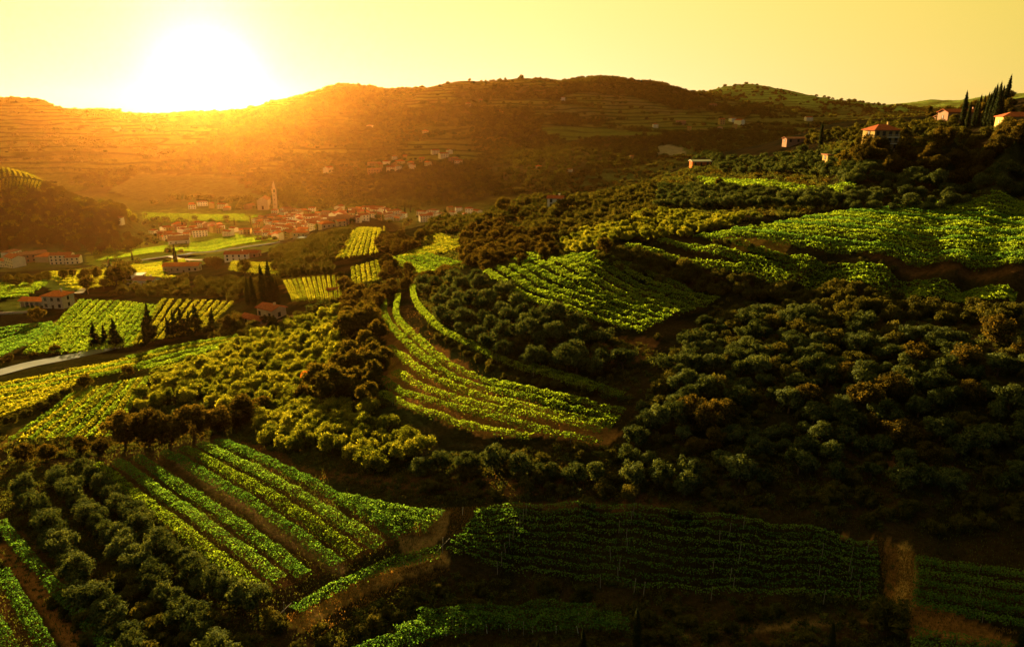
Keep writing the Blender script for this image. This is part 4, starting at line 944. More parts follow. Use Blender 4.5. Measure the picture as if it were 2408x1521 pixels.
clump(((120, 590), (200, 572), (300, 560), (345, 575), (300, 590), (210, 598)), 14, 'broad', 1.35, 'golden green tree at the foot of the wooded left hill', limit=14)
for i, (u, v) in enumerate(((768, 517), (778, 516), (790, 515), (803, 514), (818, 515), (838, 515), (858, 514), (880, 512), (905, 508), (935, 504), (952, 502), (965, 500))):
    q_ = lpoly(.3, (u, v))[0]
    if q_[1] > 800: tree('cypress', 'cypress_tree', q_[0], q_[1], 1.25 * float(rng.uniform(.8, 1.15)), f'{ORD[i]} cypress from the left in the row before the village', 'cypress', 'cypress row before the village')
hedge(((985, 570), (1000, 560), (1010, 555)), 6, 'broad', 'broadleaf_tree', .8, '# dark tree from the left beside the orange bank', 'dark trees beside the orange bank')
# hedge mass in front of the right slope
HB = lpoly(2, (1400, 590), (1560, 600), (1700, 640), (1900, 668), (2150, 700), (2450, 722), (2450, 760), (2200, 745), (2000, 725), (1800, 705), (1680, 680), (1560, 650), (1440, 625))
planted(HB, 3.9, .35, R(-15), 0, lambda: ('bush', 'shrub', 1.2 * float(rng.uniform(.75, 1.3))),
        '# tall shrub from left, @ row from front, dark hedge under the wide slope', 'shrub', 'shrubs of the dark hedge')
hedge(((1690, 560), (1800, 590), (1900, 602), (2000, 612), (2100, 620)), 3.4, 'bush', 'shrub', .65, '# low golden shrub from the left on the bank of the wide green slope', 'golden shrubs on the bank', 'shrub')

# what nobody could count
def area(*uv): return lpoly(2, *uv)
mass(area((2000, 375), (2080, 350), (2250, 335), (2450, 330), (2450, 408), (2200, 405), (2000, 398)), 6.5, 'brown', 1.05, name='hillside_wood')
mass(area((1960, 405), (2200, 408), (2450, 412), (2450, 440), (2200, 438), (1990, 430)), 4.2, 'olive', .95, name='far_olive_grove')
mass(area((1540, 410), (1700, 372), (1900, 350), (2000, 360), (2000, 400), (1850, 400), (1700, 402)), 5.5, 'olive', .9, name='far_olive_grove')
for v0, v1 in ((446, 456), (462, 472), (480, 488)):
    mass(area((1560, v0 - 8), (2000, v0), (2330, v0 + 4), (2200, v1 + 6), (2000, v1), (1540, v1 - 2)), (5.6, 4.6), 'olive', 1.0, name='far_olive_grove', jit=.2)
mass(area((1250, 480), (1400, 452), (1540, 425), (1560, 500), (1500, 530), (1330, 560), (1230, 540)), 6.0, 'bush', 1.5, name='spur_scrub', drop=.1)
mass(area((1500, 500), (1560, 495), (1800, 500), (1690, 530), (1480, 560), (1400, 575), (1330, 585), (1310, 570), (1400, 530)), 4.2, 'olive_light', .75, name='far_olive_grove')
mass(area((1080, 545), (1180, 525), (1300, 545), (1300, 600), (1180, 620), (1100, 605)), 6.5, 'brown', .8, name='spur_scrub', drop=.1)
mass(area((1000, 525), (1150, 500), (1290, 470), (1300, 500), (1180, 515), (1080, 540), (1010, 550)), 7, 'bush', 1.6, name='spur_scrub')
mass(area((900, 550), (980, 560), (990, 585), (900, 600), (890, 575)), 6.5, 'brown', .85, name='spur_scrub')
mass(area((640, 590), (720, 565), (830, 535), (820, 560), (785, 600), (780, 640), (660, 645), (640, 615)), 7, 'bush', 1.7, name='spur_scrub')
mass(area((800, 700), (800, 645), (830, 680), (900, 680), (960, 650), (1060, 630), (1080, 640), (980, 665), (900, 700), (890, 740), (810, 745)), 5.5, 'brown', .85, name='spur_scrub')
mass(area((900, 610), (900, 650), (960, 650), (1000, 645), (900, 608)), 6, 'brown', .8, name='spur_scrub')
mass(area((1060, 590), (1130, 590), (1200, 610), (1150, 630), (1090, 620)), 5.5, 'brown', .9, name='spur_scrub')
mass(area((380, 690), (300, 690), (250, 690), (280, 675), (420, 650), (560, 655), (660, 650), (660, 700), (545, 700), (460, 690)), 7, 'bush', 1.4, name='spur_scrub', drop=.1)
mass(area((480, 775), (540, 735), (660, 745), (740, 720), (800, 705), (800, 718), (690, 748), (560, 795), (500, 790)), 5.5, 'bush', 1.2, name='spur_scrub', drop=.25)
mass(area((1880, 320), (1990, 300), (2200, 283), (2250, 290), (2240, 330), (2110, 345), (2000, 350)), 8, 'bush', 1.4, name='spur_scrub', drop=.2)
mass(area((2250, 300), (2407, 300), (2450, 330), (2250, 335)), 8, 'bush', 1.5, name='spur_scrub', drop=.3)
mass(area((2110, 270), (2290, 250), (2400, 235), (2450, 240), (2450, 285), (2300, 292), (2200, 285)), 10, 'brown', .8, name='hillside_wood', drop=.3)
mass(area((1040, 1080), (1300, 1020), (1460, 1060), (1700, 1120), (2100, 1130), (2450, 1150), (2450, 1250), (2150, 1250), (1700, 1190), (1250, 1160), (1000, 1130)), 3.6, 'bush', .75, name='undergrowth', drop=.35)
mass(area((1480, 990), (1650, 750), (2450, 800), (2450, 1120), (1700, 1100)), 5.0, 'bush', .7, name='undergrowth', drop=.3)
mass(area((700, 1480), (900, 1395), (1060, 1340), (1350, 1365), (1700, 1400), (2050, 1410), (2060, 1430), (1500, 1480), (1480, 1420), (960, 1425), (800, 1500)), 2.6, 'bush', .55, name='undergrowth', drop=.25)
mass(area((500, 1521), (640, 1420), (680, 1470), (800, 1521)), 2.6, 'bush', .7, name='undergrowth', drop=.2)
mass(area((1480, 1500), (2050, 1460), (2100, 1521), (1480, 1560)), 3.0, 'bush', .6, name='undergrowth', drop=.3)
mass(area((1000, 740), (1100, 800), (1250, 860), (1440, 900), (1400, 925), (1200, 885), (1080, 830), (1000, 780)), 3.0, 'bush', .6, name='undergrowth', drop=.3)
mass(area((1240, 560), (1330, 590), (1300, 600), (1220, 590)), 5, 'bush', 1.0, name='undergrowth')
mass(poly((-20, 1090), (560, 1000), (900, 1080), (1460, 1040), (2450, 1090), (2450, 1240), (2080, 1240), (1700, 1195), (1130, 1180), (900, 1180), (520, 1020), (230, 1070), (0, 1110)), 1.5, 'tuft', .95, name='undergrowth', drop=.25)
mass(poly((1060, 1345), (1340, 1362), (1700, 1400), (2070, 1400), (2130, 1420), (2140, 1520), (2300, 1620), (700, 1620), (740, 1490), (900, 1410)), 1.3, 'tuft', .85, name='undergrowth', drop=.25)
mass(poly((0, 1100), (230, 1080), (620, 1400), (680, 1540), (300, 1540), (0, 1200)), 1.5, 'tuft', .8, name='undergrowth', drop=.3)
mass(poly((0, 1200), (320, 1560), (0, 1560)), 1.4, 'tuft', .5, name='undergrowth', drop=.5)
mass(poly((2080, 1270), (2130, 1280), (2120, 1420), (2140, 1480), (2090, 1480)), 1.6, 'tuft', .45, name='undergrowth', drop=.5)
mass(poly((1480, 1040), (1560, 820), (1700, 700), (2450, 740), (2450, 1120)), 2.1, 'tuft', 1.2, name='undergrowth', drop=.3)
mass(poly((700, 740), (900, 640), (1000, 560), (1300, 470), (1600, 400), (1900, 350), (2450, 400), (2450, 480), (2100, 480), (1690, 540), (1450, 570), (1250, 600), (1140, 620), (1000, 660), (890, 700), (880, 900), (800, 960), (560, 980), (330, 960)), 4.2, 'tuft', 2.4, name='undergrowth', drop=.25)
mass(poly((0, 1100), (0, 1030), (270, 1010), (330, 950), (600, 980), (890, 930), (1000, 1050), (600, 1010), (280, 1060)), 2.0, 'tuft', 1.2, name='undergrowth', drop=.2)
mass(poly((980, 700), (1060, 650), (1250, 740), (1500, 800), (1560, 830), (1480, 960), (1300, 890), (1100, 820)), 2.0, 'tuft', 1.1, name='undergrowth', drop=.2)
# wooded hill on the left, valley hedges, far woods
LH = area((-200, 585), (140, 580), (250, 556), (330, 530), (300, 505), (230, 490), (150, 452), (110, 440), (95, 458), (0, 460), (-200, 450))
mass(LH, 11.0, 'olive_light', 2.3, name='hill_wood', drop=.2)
mass(LH, 8.0, 'broad', 1.3, name='hill_wood')
for uvs in (((215, 630), (240, 640), (330, 618), (400, 622), (395, 612), (300, 608)), ((330, 600), (560, 572), (650, 560), (650, 555), (400, 590)), ((320, 520), (480, 525), (600, 520), (540, 512), (330, 500)),
            ((300, 560), (350, 545), (420, 560), (360, 575)), ((440, 548), (480, 538), (560, 546), (640, 552), (650, 545), (560, 538), (470, 530))):
    mass(area(*uvs), 16, 'far', .7, name='valley_hedges', drop=.35)
mass(area((360, 478), (450, 470), (600, 480), (640, 470), (620, 462), (400, 462)), 22, 'far', 1.2, name='valley_hedges', drop=.1)
mass(area((640, 520), (800, 490), (1000, 490), (1160, 490), (1130, 500), (900, 518), (760, 540), (650, 548)), 26, 'far', .9, name='valley_hedges', drop=.3)
# far slopes: woods wherever the land is wooded
fx = []; m_ = 90000
s_ = rng.uniform(-.75, .75, m_); t_r = rng.uniform(math.log(1230), math.log(4550), m_)
y_ = np.exp(t_r); x_ = s_ * y_; zf = height(x_, y_)
w_ = fbm(x_ / 260 + 7, y_ / 260, 4) + .5; w2 = fbm(x_ / 110 + 20, y_ / 150, 3) + .5
tr_ = np.abs(((zf + (fbm(x_ / 60 + 40, y_ / 60, 4) + .5) * 6) / 15) % 1 - .5) * 2
dens_ = np.clip(.85 - sstep(.45, .58, w_) * .9, 0, 1) * np.clip(w2 * 2.2, 0.2, 1)
dens_ = np.maximum(dens_, sstep(.85, .95, tr_) * sstep(.42, .52, w_) * .55)
dens_ *= (zf > 9)
wood_u, wood_v = project(x_, y_, zf)
low = sstep(1250, 1330, wood_u) * sstep(330, 400, wood_v); dens_ = np.maximum(dens_, low * .35)
mid = ((wood_u > 560) & (wood_u < 1300) & (wood_v > 400)); dens_ = np.where(mid, .95, dens_)
for uv in (((1545, 345), (1575, 338), (1640, 360), (1635, 368), (1550, 368)), ((1275, 300), (1475, 308), (1500, 320), (1280, 318)), ((1310, 322), (1560, 312), (1560, 320), (1330, 330)), ((330, 400), (560, 415), (640, 465), (420, 478), (250, 450))):
    dens_ = np.where(inside(poly(*uv), x_, y_), 0, dens_)
dens_ = np.where(y_ > 3300, dens_ * .35, dens_)
k_ = rng.random(m_) < dens_ * np.clip((y_ / 2600), .45, 1) * .85
stuffpts['far_woodland'] = [('far', np.stack([x_[k_], y_[k_]], 1), 1.0, .5, 1.3)]
far_scale = np.clip(y_[k_] / 2000, .8, 1.7)

lib = {}
def library(kind):
    if kind not in lib:
        c = bpy.data.collections.new('library_' + kind)
        for i, me in enumerate(FARCL if kind == 'far' else [a for a, b in P[kind]]):
            o = bpy.data.objects.new(kind + '_source', me); c.objects.link(o)
        lib[kind] = c
    return lib[kind]
LAB = {'undergrowth': 'dark low undergrowth and scrub between the groves', 'far_olive_grove': 'more distant olive trees in rows over the slopes', 'hillside_wood': 'brown wood on the right hillside below the villa',
       'spur_scrub': 'scrub and small trees covering the middle spur', 'hill_wood': 'dense wood on the left hill', 'valley_hedges': 'hedges and tree belts along the valley', 'far_woodland': 'woodland clumps over the far hills'}
def scatter_stuff(name, parts):
    root = None
    for j, (kind, pt, sc, smin, smax) in enumerate(parts):
        pass
    kinds = sorted({p[0] for p in parts})
    for kd in kinds:
        pp = [p for p in parts if p[0] == kd and len(p[1])]
        if not pp: continue
        xy = np.concatenate([p[1] for p in pp]); sc = np.concatenate([p[2] * rng.uniform(p[3], p[4], len(p[1])) for p in pp])
        if name == 'far_woodland': sc = sc * far_scale
        z = height(xy[:, 0], xy[:, 1]) - .2 * sc
        me = bpy.data.meshes.new(name); me.vertices.add(len(xy)); me.vertices.foreach_set('co', np.stack([xy[:, 0], xy[:, 1], z], 1).astype(np.float32).ravel())
        a = me.attributes.new('sc', 'FLOAT_VECTOR', 'POINT'); a.data.foreach_set('vector', (sc[:, None] * rng.uniform(.85, 1.15, (len(xy), 3))).astype(np.float32).ravel())
        a = me.attributes.new('rz', 'FLOAT_VECTOR', 'POINT'); rr = np.zeros((len(xy), 3), np.float32); rr[:, 2] = rng.uniform(0, 6.28, len(xy)); a.data.foreach_set('vector', rr.ravel())
        a = me.attributes.new('pick', 'INT', 'POINT'); a.data.foreach_set('value', rng.integers(0, 50, len(xy)).astype(np.int32))
        o = bpy.data.objects.new(name, me); C.objects.link(o); tag(o, LAB[name], None, None, 'stuff')
        ng = bpy.data.node_groups.new('scatter', 'GeometryNodeTree')
        ng.interface.new_socket('Geometry', in_out='INPUT', socket_type='NodeSocketGeometry'); ng.interface.new_socket('Geometry', in_out='OUTPUT', socket_type='NodeSocketGeometry')
        N_, L_ = ng.nodes, ng.links
        gi = N_.new('NodeGroupInput'); go = N_.new('NodeGroupOutput'); ip = N_.new('GeometryNodeInstanceOnPoints')
        ci = N_.new('GeometryNodeCollectionInfo'); ci.inputs['Collection'].default_value = library(kd); ci.inputs['Separate Children'].default_value = True; ci.inputs['Reset Children'].default_value = True
        def attr(nm, ty):
            n_ = N_.new('GeometryNodeInputNamedAttribute'); n_.data_type = ty; n_.inputs['Name'].default_value = nm; return n_.outputs['Attribute']
        L_.new(gi.outputs[0], ip.inputs['Points']); L_.new(ci.outputs[0], ip.inputs['Instance']); ip.inputs['Pick Instance'].default_value = True
        L_.new(attr('pick', 'INT'), ip.inputs['Instance Index']); L_.new(attr('sc', 'FLOAT_VECTOR'), ip.inputs['Scale'])
        e2r = N_.new('FunctionNodeEulerToRotation'); L_.new(attr('rz', 'FLOAT_VECTOR'), e2r.inputs[0]); L_.new(e2r.outputs[0], ip.inputs['Rotation'])
        L_.new(ip.outputs[0], go.inputs[0])
        md = o.modifiers.new('scatter', 'NODES'); md.node_group = ng
for nm, parts in stuffpts.items(): scatter_stuff(nm, parts)

# ground cover: tufts of grass and weeds over the nearer land, one mass
def ground_cover(name, label, uvs, n_, mat, hgt, wid, tall=1.0):
    vv, ff, b = [], [], 0
    for P_, k in uvs:
        lo, hi = P_.min(0), P_.max(0); cnt = int(n_ * k)
        q = rng.uniform(lo, hi, (cnt * 3, 2)); q = q[inside(P_, q[:, 0], q[:, 1])][:cnt]
        dens = fbm(q[:, 0] / 5, q[:, 1] / 5, 3) + .5; q = q[rng.random(len(q)) < np.clip(dens * 1.7 - .2, 0, 1)]
        c = np.stack([q[:, 0], q[:, 1], height(q[:, 0], q[:, 1]) + hgt * .4], 1)
        nn = rng.normal(0, 1, (len(q), 3)); nn[:, 2] *= .3
        v, f = leaves(c, nn, hgt, wid, .3, np.array([[0, 0, 1.]]) * np.ones((len(q), 1)), .85)
        vv.append(v); ff.append(f + b); b += len(v)
    o = ob(name, mk(name, np.concatenate(vv), [np.concatenate(ff)], M[mat])); tag(o, label, kind='stuff')
near_all = poly((-20, 1120), (560, 1000), (900, 1090), (1460, 1050), (2450, 1110), (2450, 1540), (-20, 1540))
ground_cover('weeds', 'dark weeds and grass over the near slopes', [(near_all, 1.0)], 60000, 'grass', .38, .10)
ground_cover('dry_grass', 'dry golden grass along banks and tracks', [(poly((665, 1450), (860, 1355), (1045, 1305), (1060, 1345), (900, 1400), (740, 1500)), .3), (poly((2060, 1260), (2150, 1300), (2150, 1420), (2407, 1490), (2100, 1490)), .25),
     (poly((560, 1040), (1000, 1110), (1400, 1130), (1380, 1160), (900, 1160), (640, 1110)), .2), (poly((930, 1260), (1040, 1195), (1130, 1190), (1080, 1270)), .15), (poly((885, 700), (1470, 1010), (1420, 1045), (930, 960)), .3)], 20000, 'dry', .34, .09)

# ================================================================== buildings
M['roof'] = plain('terracotta_roof', (0.30, 0.085, 0.04), scale=1.2, var=.35, bump=.2)
M['roof2'] = plain('weathered_roof', (0.30, 0.13, 0.08), scale=.8, var=.35)
M['roof_bright'] = plain('orange_roof', (0.55, 0.15, 0.045), scale=.9, var=.25)
M['wall_white'] = plain('white_plaster', (0.75, 0.70, 0.62), scale=.5, var=.10)
M['wall_cream'] = plain('cream_plaster', (0.50, 0.38, 0.26), scale=.5, var=.14)
M['wall_ochre'] = plain('ochre_plaster', (0.36, 0.24, 0.09), scale=.5, var=.14)
M['wall_pink'] = plain('pink_plaster', (0.30, 0.17, 0.12), scale=.5, var=.14)
M['stone'] = plain('pale_stone', (0.46, 0.40, 0.32), scale=2.2, var=.3, bump=.3)
M['glass'] = plain('dark_window', (0.03, 0.03, 0.035), rough=.25, var=.1)
M['shutter'] = plain('brown_shutter', (0.10, 0.05, 0.03), scale=2)
M['paving'] = plain('pale_paving', (0.55, 0.52, 0.48), scale=1)

def roof_geo(w, d, h, kind, ov=.5, th=.22, rise=None):
    g = Geo(); rise = rise or min(w, d) * .2
    x, y = w / 2 + ov, d / 2 + ov; z0, z1 = h, h + rise
    if kind == 'gable':
        for dz in (0, th):
            pass
        v = [(-x, -y, z0), (x, -y, z0), (x, y, z0), (-x, y, z0), (-x, 0, z1), (x, 0, z1)]
        v += [(a, b, c + th) for a, b, c in v]
        g.add(v, [(6, 7, 11, 10), (8, 9, 10, 11), (0, 4, 5, 1), (2, 5, 4, 3), (0, 1, 7, 6), (2, 3, 9, 8), (0, 6, 10, 4), (4, 10, 9, 3), (1, 5, 11, 7), (5, 2, 8, 11)])
    elif kind == 'hip':
        r = max(0.3, x - y)
        v = [(-x, -y, z0), (x, -y, z0), (x, y, z0), (-x, y, z0), (-r, 0, z1), (r, 0, z1)]
        v += [(-x, -y, z0 + th), (x, -y, z0 + th), (x, y, z0 + th), (-x, y, z0 + th), (-r, 0, z1 + th), (r, 0, z1 + th)]
        g.add(v, [(6, 7, 11, 10), (7, 8, 11), (8, 9, 10, 11), (9, 6, 10), (0, 3, 2, 1), (0, 1, 7, 6), (1, 2, 8, 7), (2, 3, 9, 8), (3, 0, 6, 9)])
    else:
        g.box(-x, x, -y, y, z0, z0 + .35)
    return g, rise
def body_geo(w, d, h, kind, rise, base=2.5):
    g = Geo(); g.box(-w / 2, w / 2, -d / 2, d / 2, -base, h)
    if kind == 'gable':
        for s in (-1, 1):
            X = s * w / 2; Xi = X - s * .3
            g.add([(X, -d / 2, h), (X, d / 2, h), (X, 0, h + rise * .97), (Xi, -d / 2, h), (Xi, d / 2, h), (Xi, 0, h + rise * .97)], [(0, 1, 2) if s > 0 else (0, 2, 1), (3, 5, 4), (0, 2, 5, 3), (1, 4, 5, 2)])
    return g
def house(name, loc, rz, w, d, h, kind='gable', wall='wall_cream', roof='roof', wins=3, floors=2, label='', cat='house', group=None, chimney=True, small=False, door=True, balcony=False, rise=None, sides=True):
    e = empty(name, loc, rz); tag(e, label, cat, group)
    rg, rise_ = roof_geo(w, d, h, kind, ov=.3 if small else .6, rise=rise)
    wall_o = body_geo(w, d, h, kind, rise_).ob('wall', M[wall], e)
    ro = rg.ob('roof', M[roof], e)
    if chimney:
        g = Geo(); g.box(w * .2, w * .2 + .7, -.3, .4, h + .2, h + rise_ + .9); g.box(w * .2 - .1, w * .2 + .8, -.4, .5, h + rise_ + .9, h + rise_ + 1.05); g.ob('chimney', M[wall], ro)
    fh = h / floors; ww, wh = (1.3, 1.5) if small else (1.1, 1.5)
    wm = Geo(); wm.box(-ww / 2, ww / 2, -.04, .06, -wh / 2, wh / 2); wm = wm.mesh('window', M['glass'])
    fm = Geo(); fm.box(-ww / 2 - .12, -ww / 2, -.1, .06, -wh / 2 - .12, wh / 2 + .12); fm.box(ww / 2, ww / 2 + .12, -.1, .06, -wh / 2 - .12, wh / 2 + .12)
    fm.box(-ww / 2, ww / 2, -.1, .06, wh / 2, wh / 2 + .12); fm.box(-ww / 2 - .15, ww / 2 + .15, -.16, .06, -wh / 2 - .14, -wh / 2); fm = fm.mesh('frame', M['shutter'] if not small else M['wall_white'])
    def win(x, y, z, a):
        o = ob('window', wm, e); o.location = (x, y, z); o.rotation_euler = (0, 0, a)
        if not small:
            f_ = ob('frame', fm, o)
    dm = None
    for fl in range(floors):
        z = fh * (fl + .55)
        for i in range(wins):
            x = (i + .5) / wins * w - w / 2
            if fl == 0 and door and i == wins // 2:
                g = Geo(); g.box(x - .6, x + .6, -d / 2 - .05, -d / 2 + .05, 0, 2.2); g.ob('door', M['shutter'], e); continue
            win(x, -d / 2 - .02, z, 0)
        if sides:
            for s in (-1, 1):
                for i in range(max(1, int(d / 5))):
                    y = (i + .5) / max(1, int(d / 5)) * d - d / 2
                    win(s * (w / 2 + .02), y, z, s * math.pi / 2)
    if balcony:
        for fl in range(1, floors):
            b = Geo(); b.box(-w * .05, w * .42, -d / 2 - 1.3, -d / 2, fl * fh - .15, fl * fh + .02); bo = b.ob('balcony', M['wall_white'], e)
            r = Geo(); r.box(-w * .05, w * .42, -d / 2 - 1.3, -d / 2 - 1.24, fl * fh + .95, fl * fh + 1.02)
            for i in range(9): x = -w * .05 + (w * .47) * i / 8; r.box(x - .02, x + .02, -d / 2 - 1.29, -d / 2 - 1.25, fl * fh, fl * fh + .98)
            r.ob('railing', M['metal'], bo)
    return e
def at(u, v, lift=0.0):
    p = lpoly(lift, (u, v))[0]; return Vector((p[0], p[1], float(height(p[0], p[1]))))

# arched farmhouse on the left
p = at(140, 722); farm = house('farmhouse', p, R(-6), 10.5, 8.5, 6.4, 'hip', 'stone', 'roof_bright', 3, 2, 'stone farmhouse with orange roofs and an arcaded wing at the left edge', 'house', chimney=True, rise=1.9)
g = Geo()                                        # arcade wing
for i in range(5):
    x0 = -5.6 - i * 2.5; n_ = 8
    g.box(x0 - .35, x0, -2.9, -2.4, -.5, 3.5)
    for k in range(n_):
        a0, a1 = math.pi * k / n_, math.pi * (k + 1) / n_; cx, rr = x0 - 1.43, 1.08
        xa, xb = cx + rr * math.cos(a0), cx + rr * math.cos(a1); za, zb = 2.0 + rr * math.sin(a0), 2.0 + rr * math.sin(a1)
        g.add([(xa, -2.9, za), (xb, -2.9, zb), (xb, -2.9, 3.5), (xa, -2.9, 3.5), (xa, -2.4, za), (xb, -2.4, zb), (xb, -2.4, 3.5), (xa, -2.4, 3.5)], [(0, 3, 2, 1), (4, 5, 6, 7), (0, 1, 5, 4)])
g.box(-18.4, -18, -2.9, 2.8, -.5, 3.5); g.box(-18, -5.3, 2.4, 2.8, -.5, 3.5); g.ob('arcade', M['stone'], farm)
g = Geo(); g.add([(-18.9, -3.4, 3.55), (-5.25, -3.4, 3.55), (-5.25, 0, 4.9), (-18.9, 0, 4.9), (-18.9, 3.2, 3.55), (-5.25, 3.2, 3.55), (-18.9, -3.4, 3.35), (-5.25, -3.4, 3.35), (-18.9, 3.2, 3.35), (-5.25, 3.2, 3.35)],
                 [(0, 1, 2, 3), (3, 2, 5, 4), (6, 7, 1, 0), (4, 5, 9, 8), (0, 3, 4, 8, 6), (6, 8, 9, 7)]); g.ob('arcade_roof', M['roof_bright'], farm)
g = Geo(); g.box(-6.5, 7.2, -6.6, -4.3, -2.5, .35); g.ob('terrace', M['paving'], farm)
q = resample(poly((-30, 742), (30, 738), (80, 735)), 2.0); g = Geo()
for (x0, y0), (x1, y1) in zip(q[:-1], q[1:]):
    za, zb = float(height(x0, y0)), float(height(x1, y1)); g.add([(x0, y0, za - .5), (x1, y1, zb - .5), (x1, y1, zb + 1.0), (x0, y0, za + 1.0), (x0, y0 + .5, za - .5), (x1, y1 + .5, zb - .5), (x1, y1 + .5, zb + 1.0), (x0, y0 + .5, za + 1.0)], [(0, 1, 2, 3), (5, 4, 7, 6), (3, 2, 6, 7)])
tag(g.ob('terrace_wall', M['stone']), 'low stone terrace wall below the arched farmhouse', 'wall')
# villas and farms
house('villa', at(2066, 352), R(8), 11, 8, 7.6, 'hip', 'wall_ochre', 'roof', 4, 3, 'three storey ochre villa with balconies on the right hillside', 'house', balcony=True, rise=2.2)
house('villa', at(2392, 300), R(-12), 15, 8, 4.2, 'hip', 'wall_ochre', 'roof', 4, 1, 'low orange villa at the right edge under the cypresses', 'house', rise=1.8)
house('farmhouse', at(2262, 287), R(5), 22, 8, 4.5, 'gable', 'wall_pink', 'roof', 5, 1, 'red roofed house on the hilltop left of the cypress row', 'house')
house('barn', at(2215, 290), R(5), 7, 5, 3.2, 'gable', 'wall_pink', 'roof2', 2, 1, 'small shed left of the red roofed hilltop house', 'barn', chimney=False)
house('garden_house', at(1958, 378), R(4), 8, 5, 2.6, 'flat', 'wall_ochre', 'roof2', 2, 1, 'small yellow walled outbuilding below the villa', 'house', chimney=False)
house('long_barn', at(1880, 336), R(6), 20, 6, 2.4, 'gable', 'wall_pink', 'roof2', 4, 1, 'long dim barn with a pale roof on the skyline', 'barn', chimney=False, rise=1.0)
house('shed', at(1645, 390), R(4), 12, 6, 2.8, 'gable', 'roof_bright', 'wall_white', 3, 1, 'long shed with red front and white roof on the spur edge', 'shed', chimney=False, rise=.8)
house('stone_house', at(1306, 488), R(-14), 7.5, 6, 4.8, 'gable', 'wall_white', 'roof', 2, 2, 'small red roofed house alone in the scrub of the spur', 'house')
house('farmhouse', at(640, 748), R(-35), 9, 6.5, 4.2, 'gable', 'wall_cream', 'roof', 3, 1, 'farmhouse with low red roof right of the cypress group', 'house')
house('barn', at(600, 760), R(-35), 11, 4, 2.0, 'gable', 'wall_cream', 'roof', 2, 1, 'low red roofed lean-to left of the cypress farmhouse', 'barn', chimney=False, rise=1.2)
house('shed', at(785, 690), R(20), 5, 3, 1.8, 'gable', 'wall_pink', 'roof', 1, 1, 'tiny red roofed shed beside the comb shaped plot', 'shed', chimney=False)
house('farmhouse', at(430, 640), R(5), 24, 8, 5.0, 'gable', 'wall_cream', 'roof_bright', 6, 1, 'long farm building with bright red roof by the valley road', 'house', rise=2)
house('modern_house', at(322, 665), R(8), 9, 7, 5.2, 'flat', 'wall_white', 'wall_white', 2, 2, 'white flat roofed house beside the brown roofed one', 'house', chimney=False)
house('farmhouse', at(347, 670), R(-12), 13, 8, 3.6, 'gable', 'wall_white', 'roof2', 3, 1, 'brown roofed house next to the white flat roofed house', 'house')
house('barn', at(422, 574), R(18), 24, 16, 6, 'gable', 'wall_white', 'roof2', 4, 1, 'white gabled barn on the valley meadow', 'barn', chimney=False, rise=5)
house('farmhouse', at(560, 612), R(4), 18, 9, 5.5, 'gable', 'wall_white', 'roof', 4, 2, 'white walled farmhouse right of the valley road', 'house')
house('house', at(590, 606), R(-5), 14, 8, 4.5, 'gable', 'wall_pink', 'roof', 3, 1, 'red roofed house right of the white walled farmhouse', 'house')

# church and bell tower
pc = at(622, 490); ch_ = house('church', pc, R(8), 30, 17, 15, 'gable', 'wall_cream', 'roof2', 3, 1, 'pale village church with gabled front', 'church', chimney=False, rise=5, sides=False, door=False)
# turn the nave so that the gable faces the valley
ch_.rotation_euler = (0, 0, R(-82))
g = Geo(); g.box(15.05, 15.3, -1.6, 1.6, 0, 6); g.ob('portal', M['shutter'], ch_)
pt_ = at(648, 492); tw = empty('bell_tower', pt_, R(8)); tag(tw, 'tall slender bell tower with pointed spire beside the church', 'bell tower')
g = Geo(); g.box(-3.2, 3.2, -3.2, 3.2, -3, 27); g.ob('shaft', M['wall_cream'], tw)
g = Geo()
for sx in (-1, 1):
    for sy in (-1, 1): g.box(sx * 3.2 - (sx > 0) * 1.0, sx * 3.2 + (sx < 0) * 1.0, sy * 3.2 - (sy > 0) * 1.0, sy * 3.2 + (sy < 0) * 1.0, 27.4, 33)
g.box(-3.5, 3.5, -3.5, 3.5, 27.0, 27.4); g.box(-3.6, 3.6, -3.6, 3.6, 33, 33.7); g.ob('belfry', M['wall_cream'], tw)
g = Geo(); g.tube((0, 0, 33.7), (0, 0, 38), 2.4, 2.3, 8); g.ob('drum', M['wall_cream'], tw)
g = Geo(); g.tube((0, 0, 38), (0, 0, 47.5), 2.5, .1, 8); g.ob('spire', M['stone'], tw)
wm_ = Geo(); wm_.box(-.6, .6, -.1, .1, -1.3, 1.3); wm_ = wm_.mesh('window', M['glass'])
for z in (8, 16, 23): o = ob('window', wm_, tw); o.location = (0, -3.22, z)

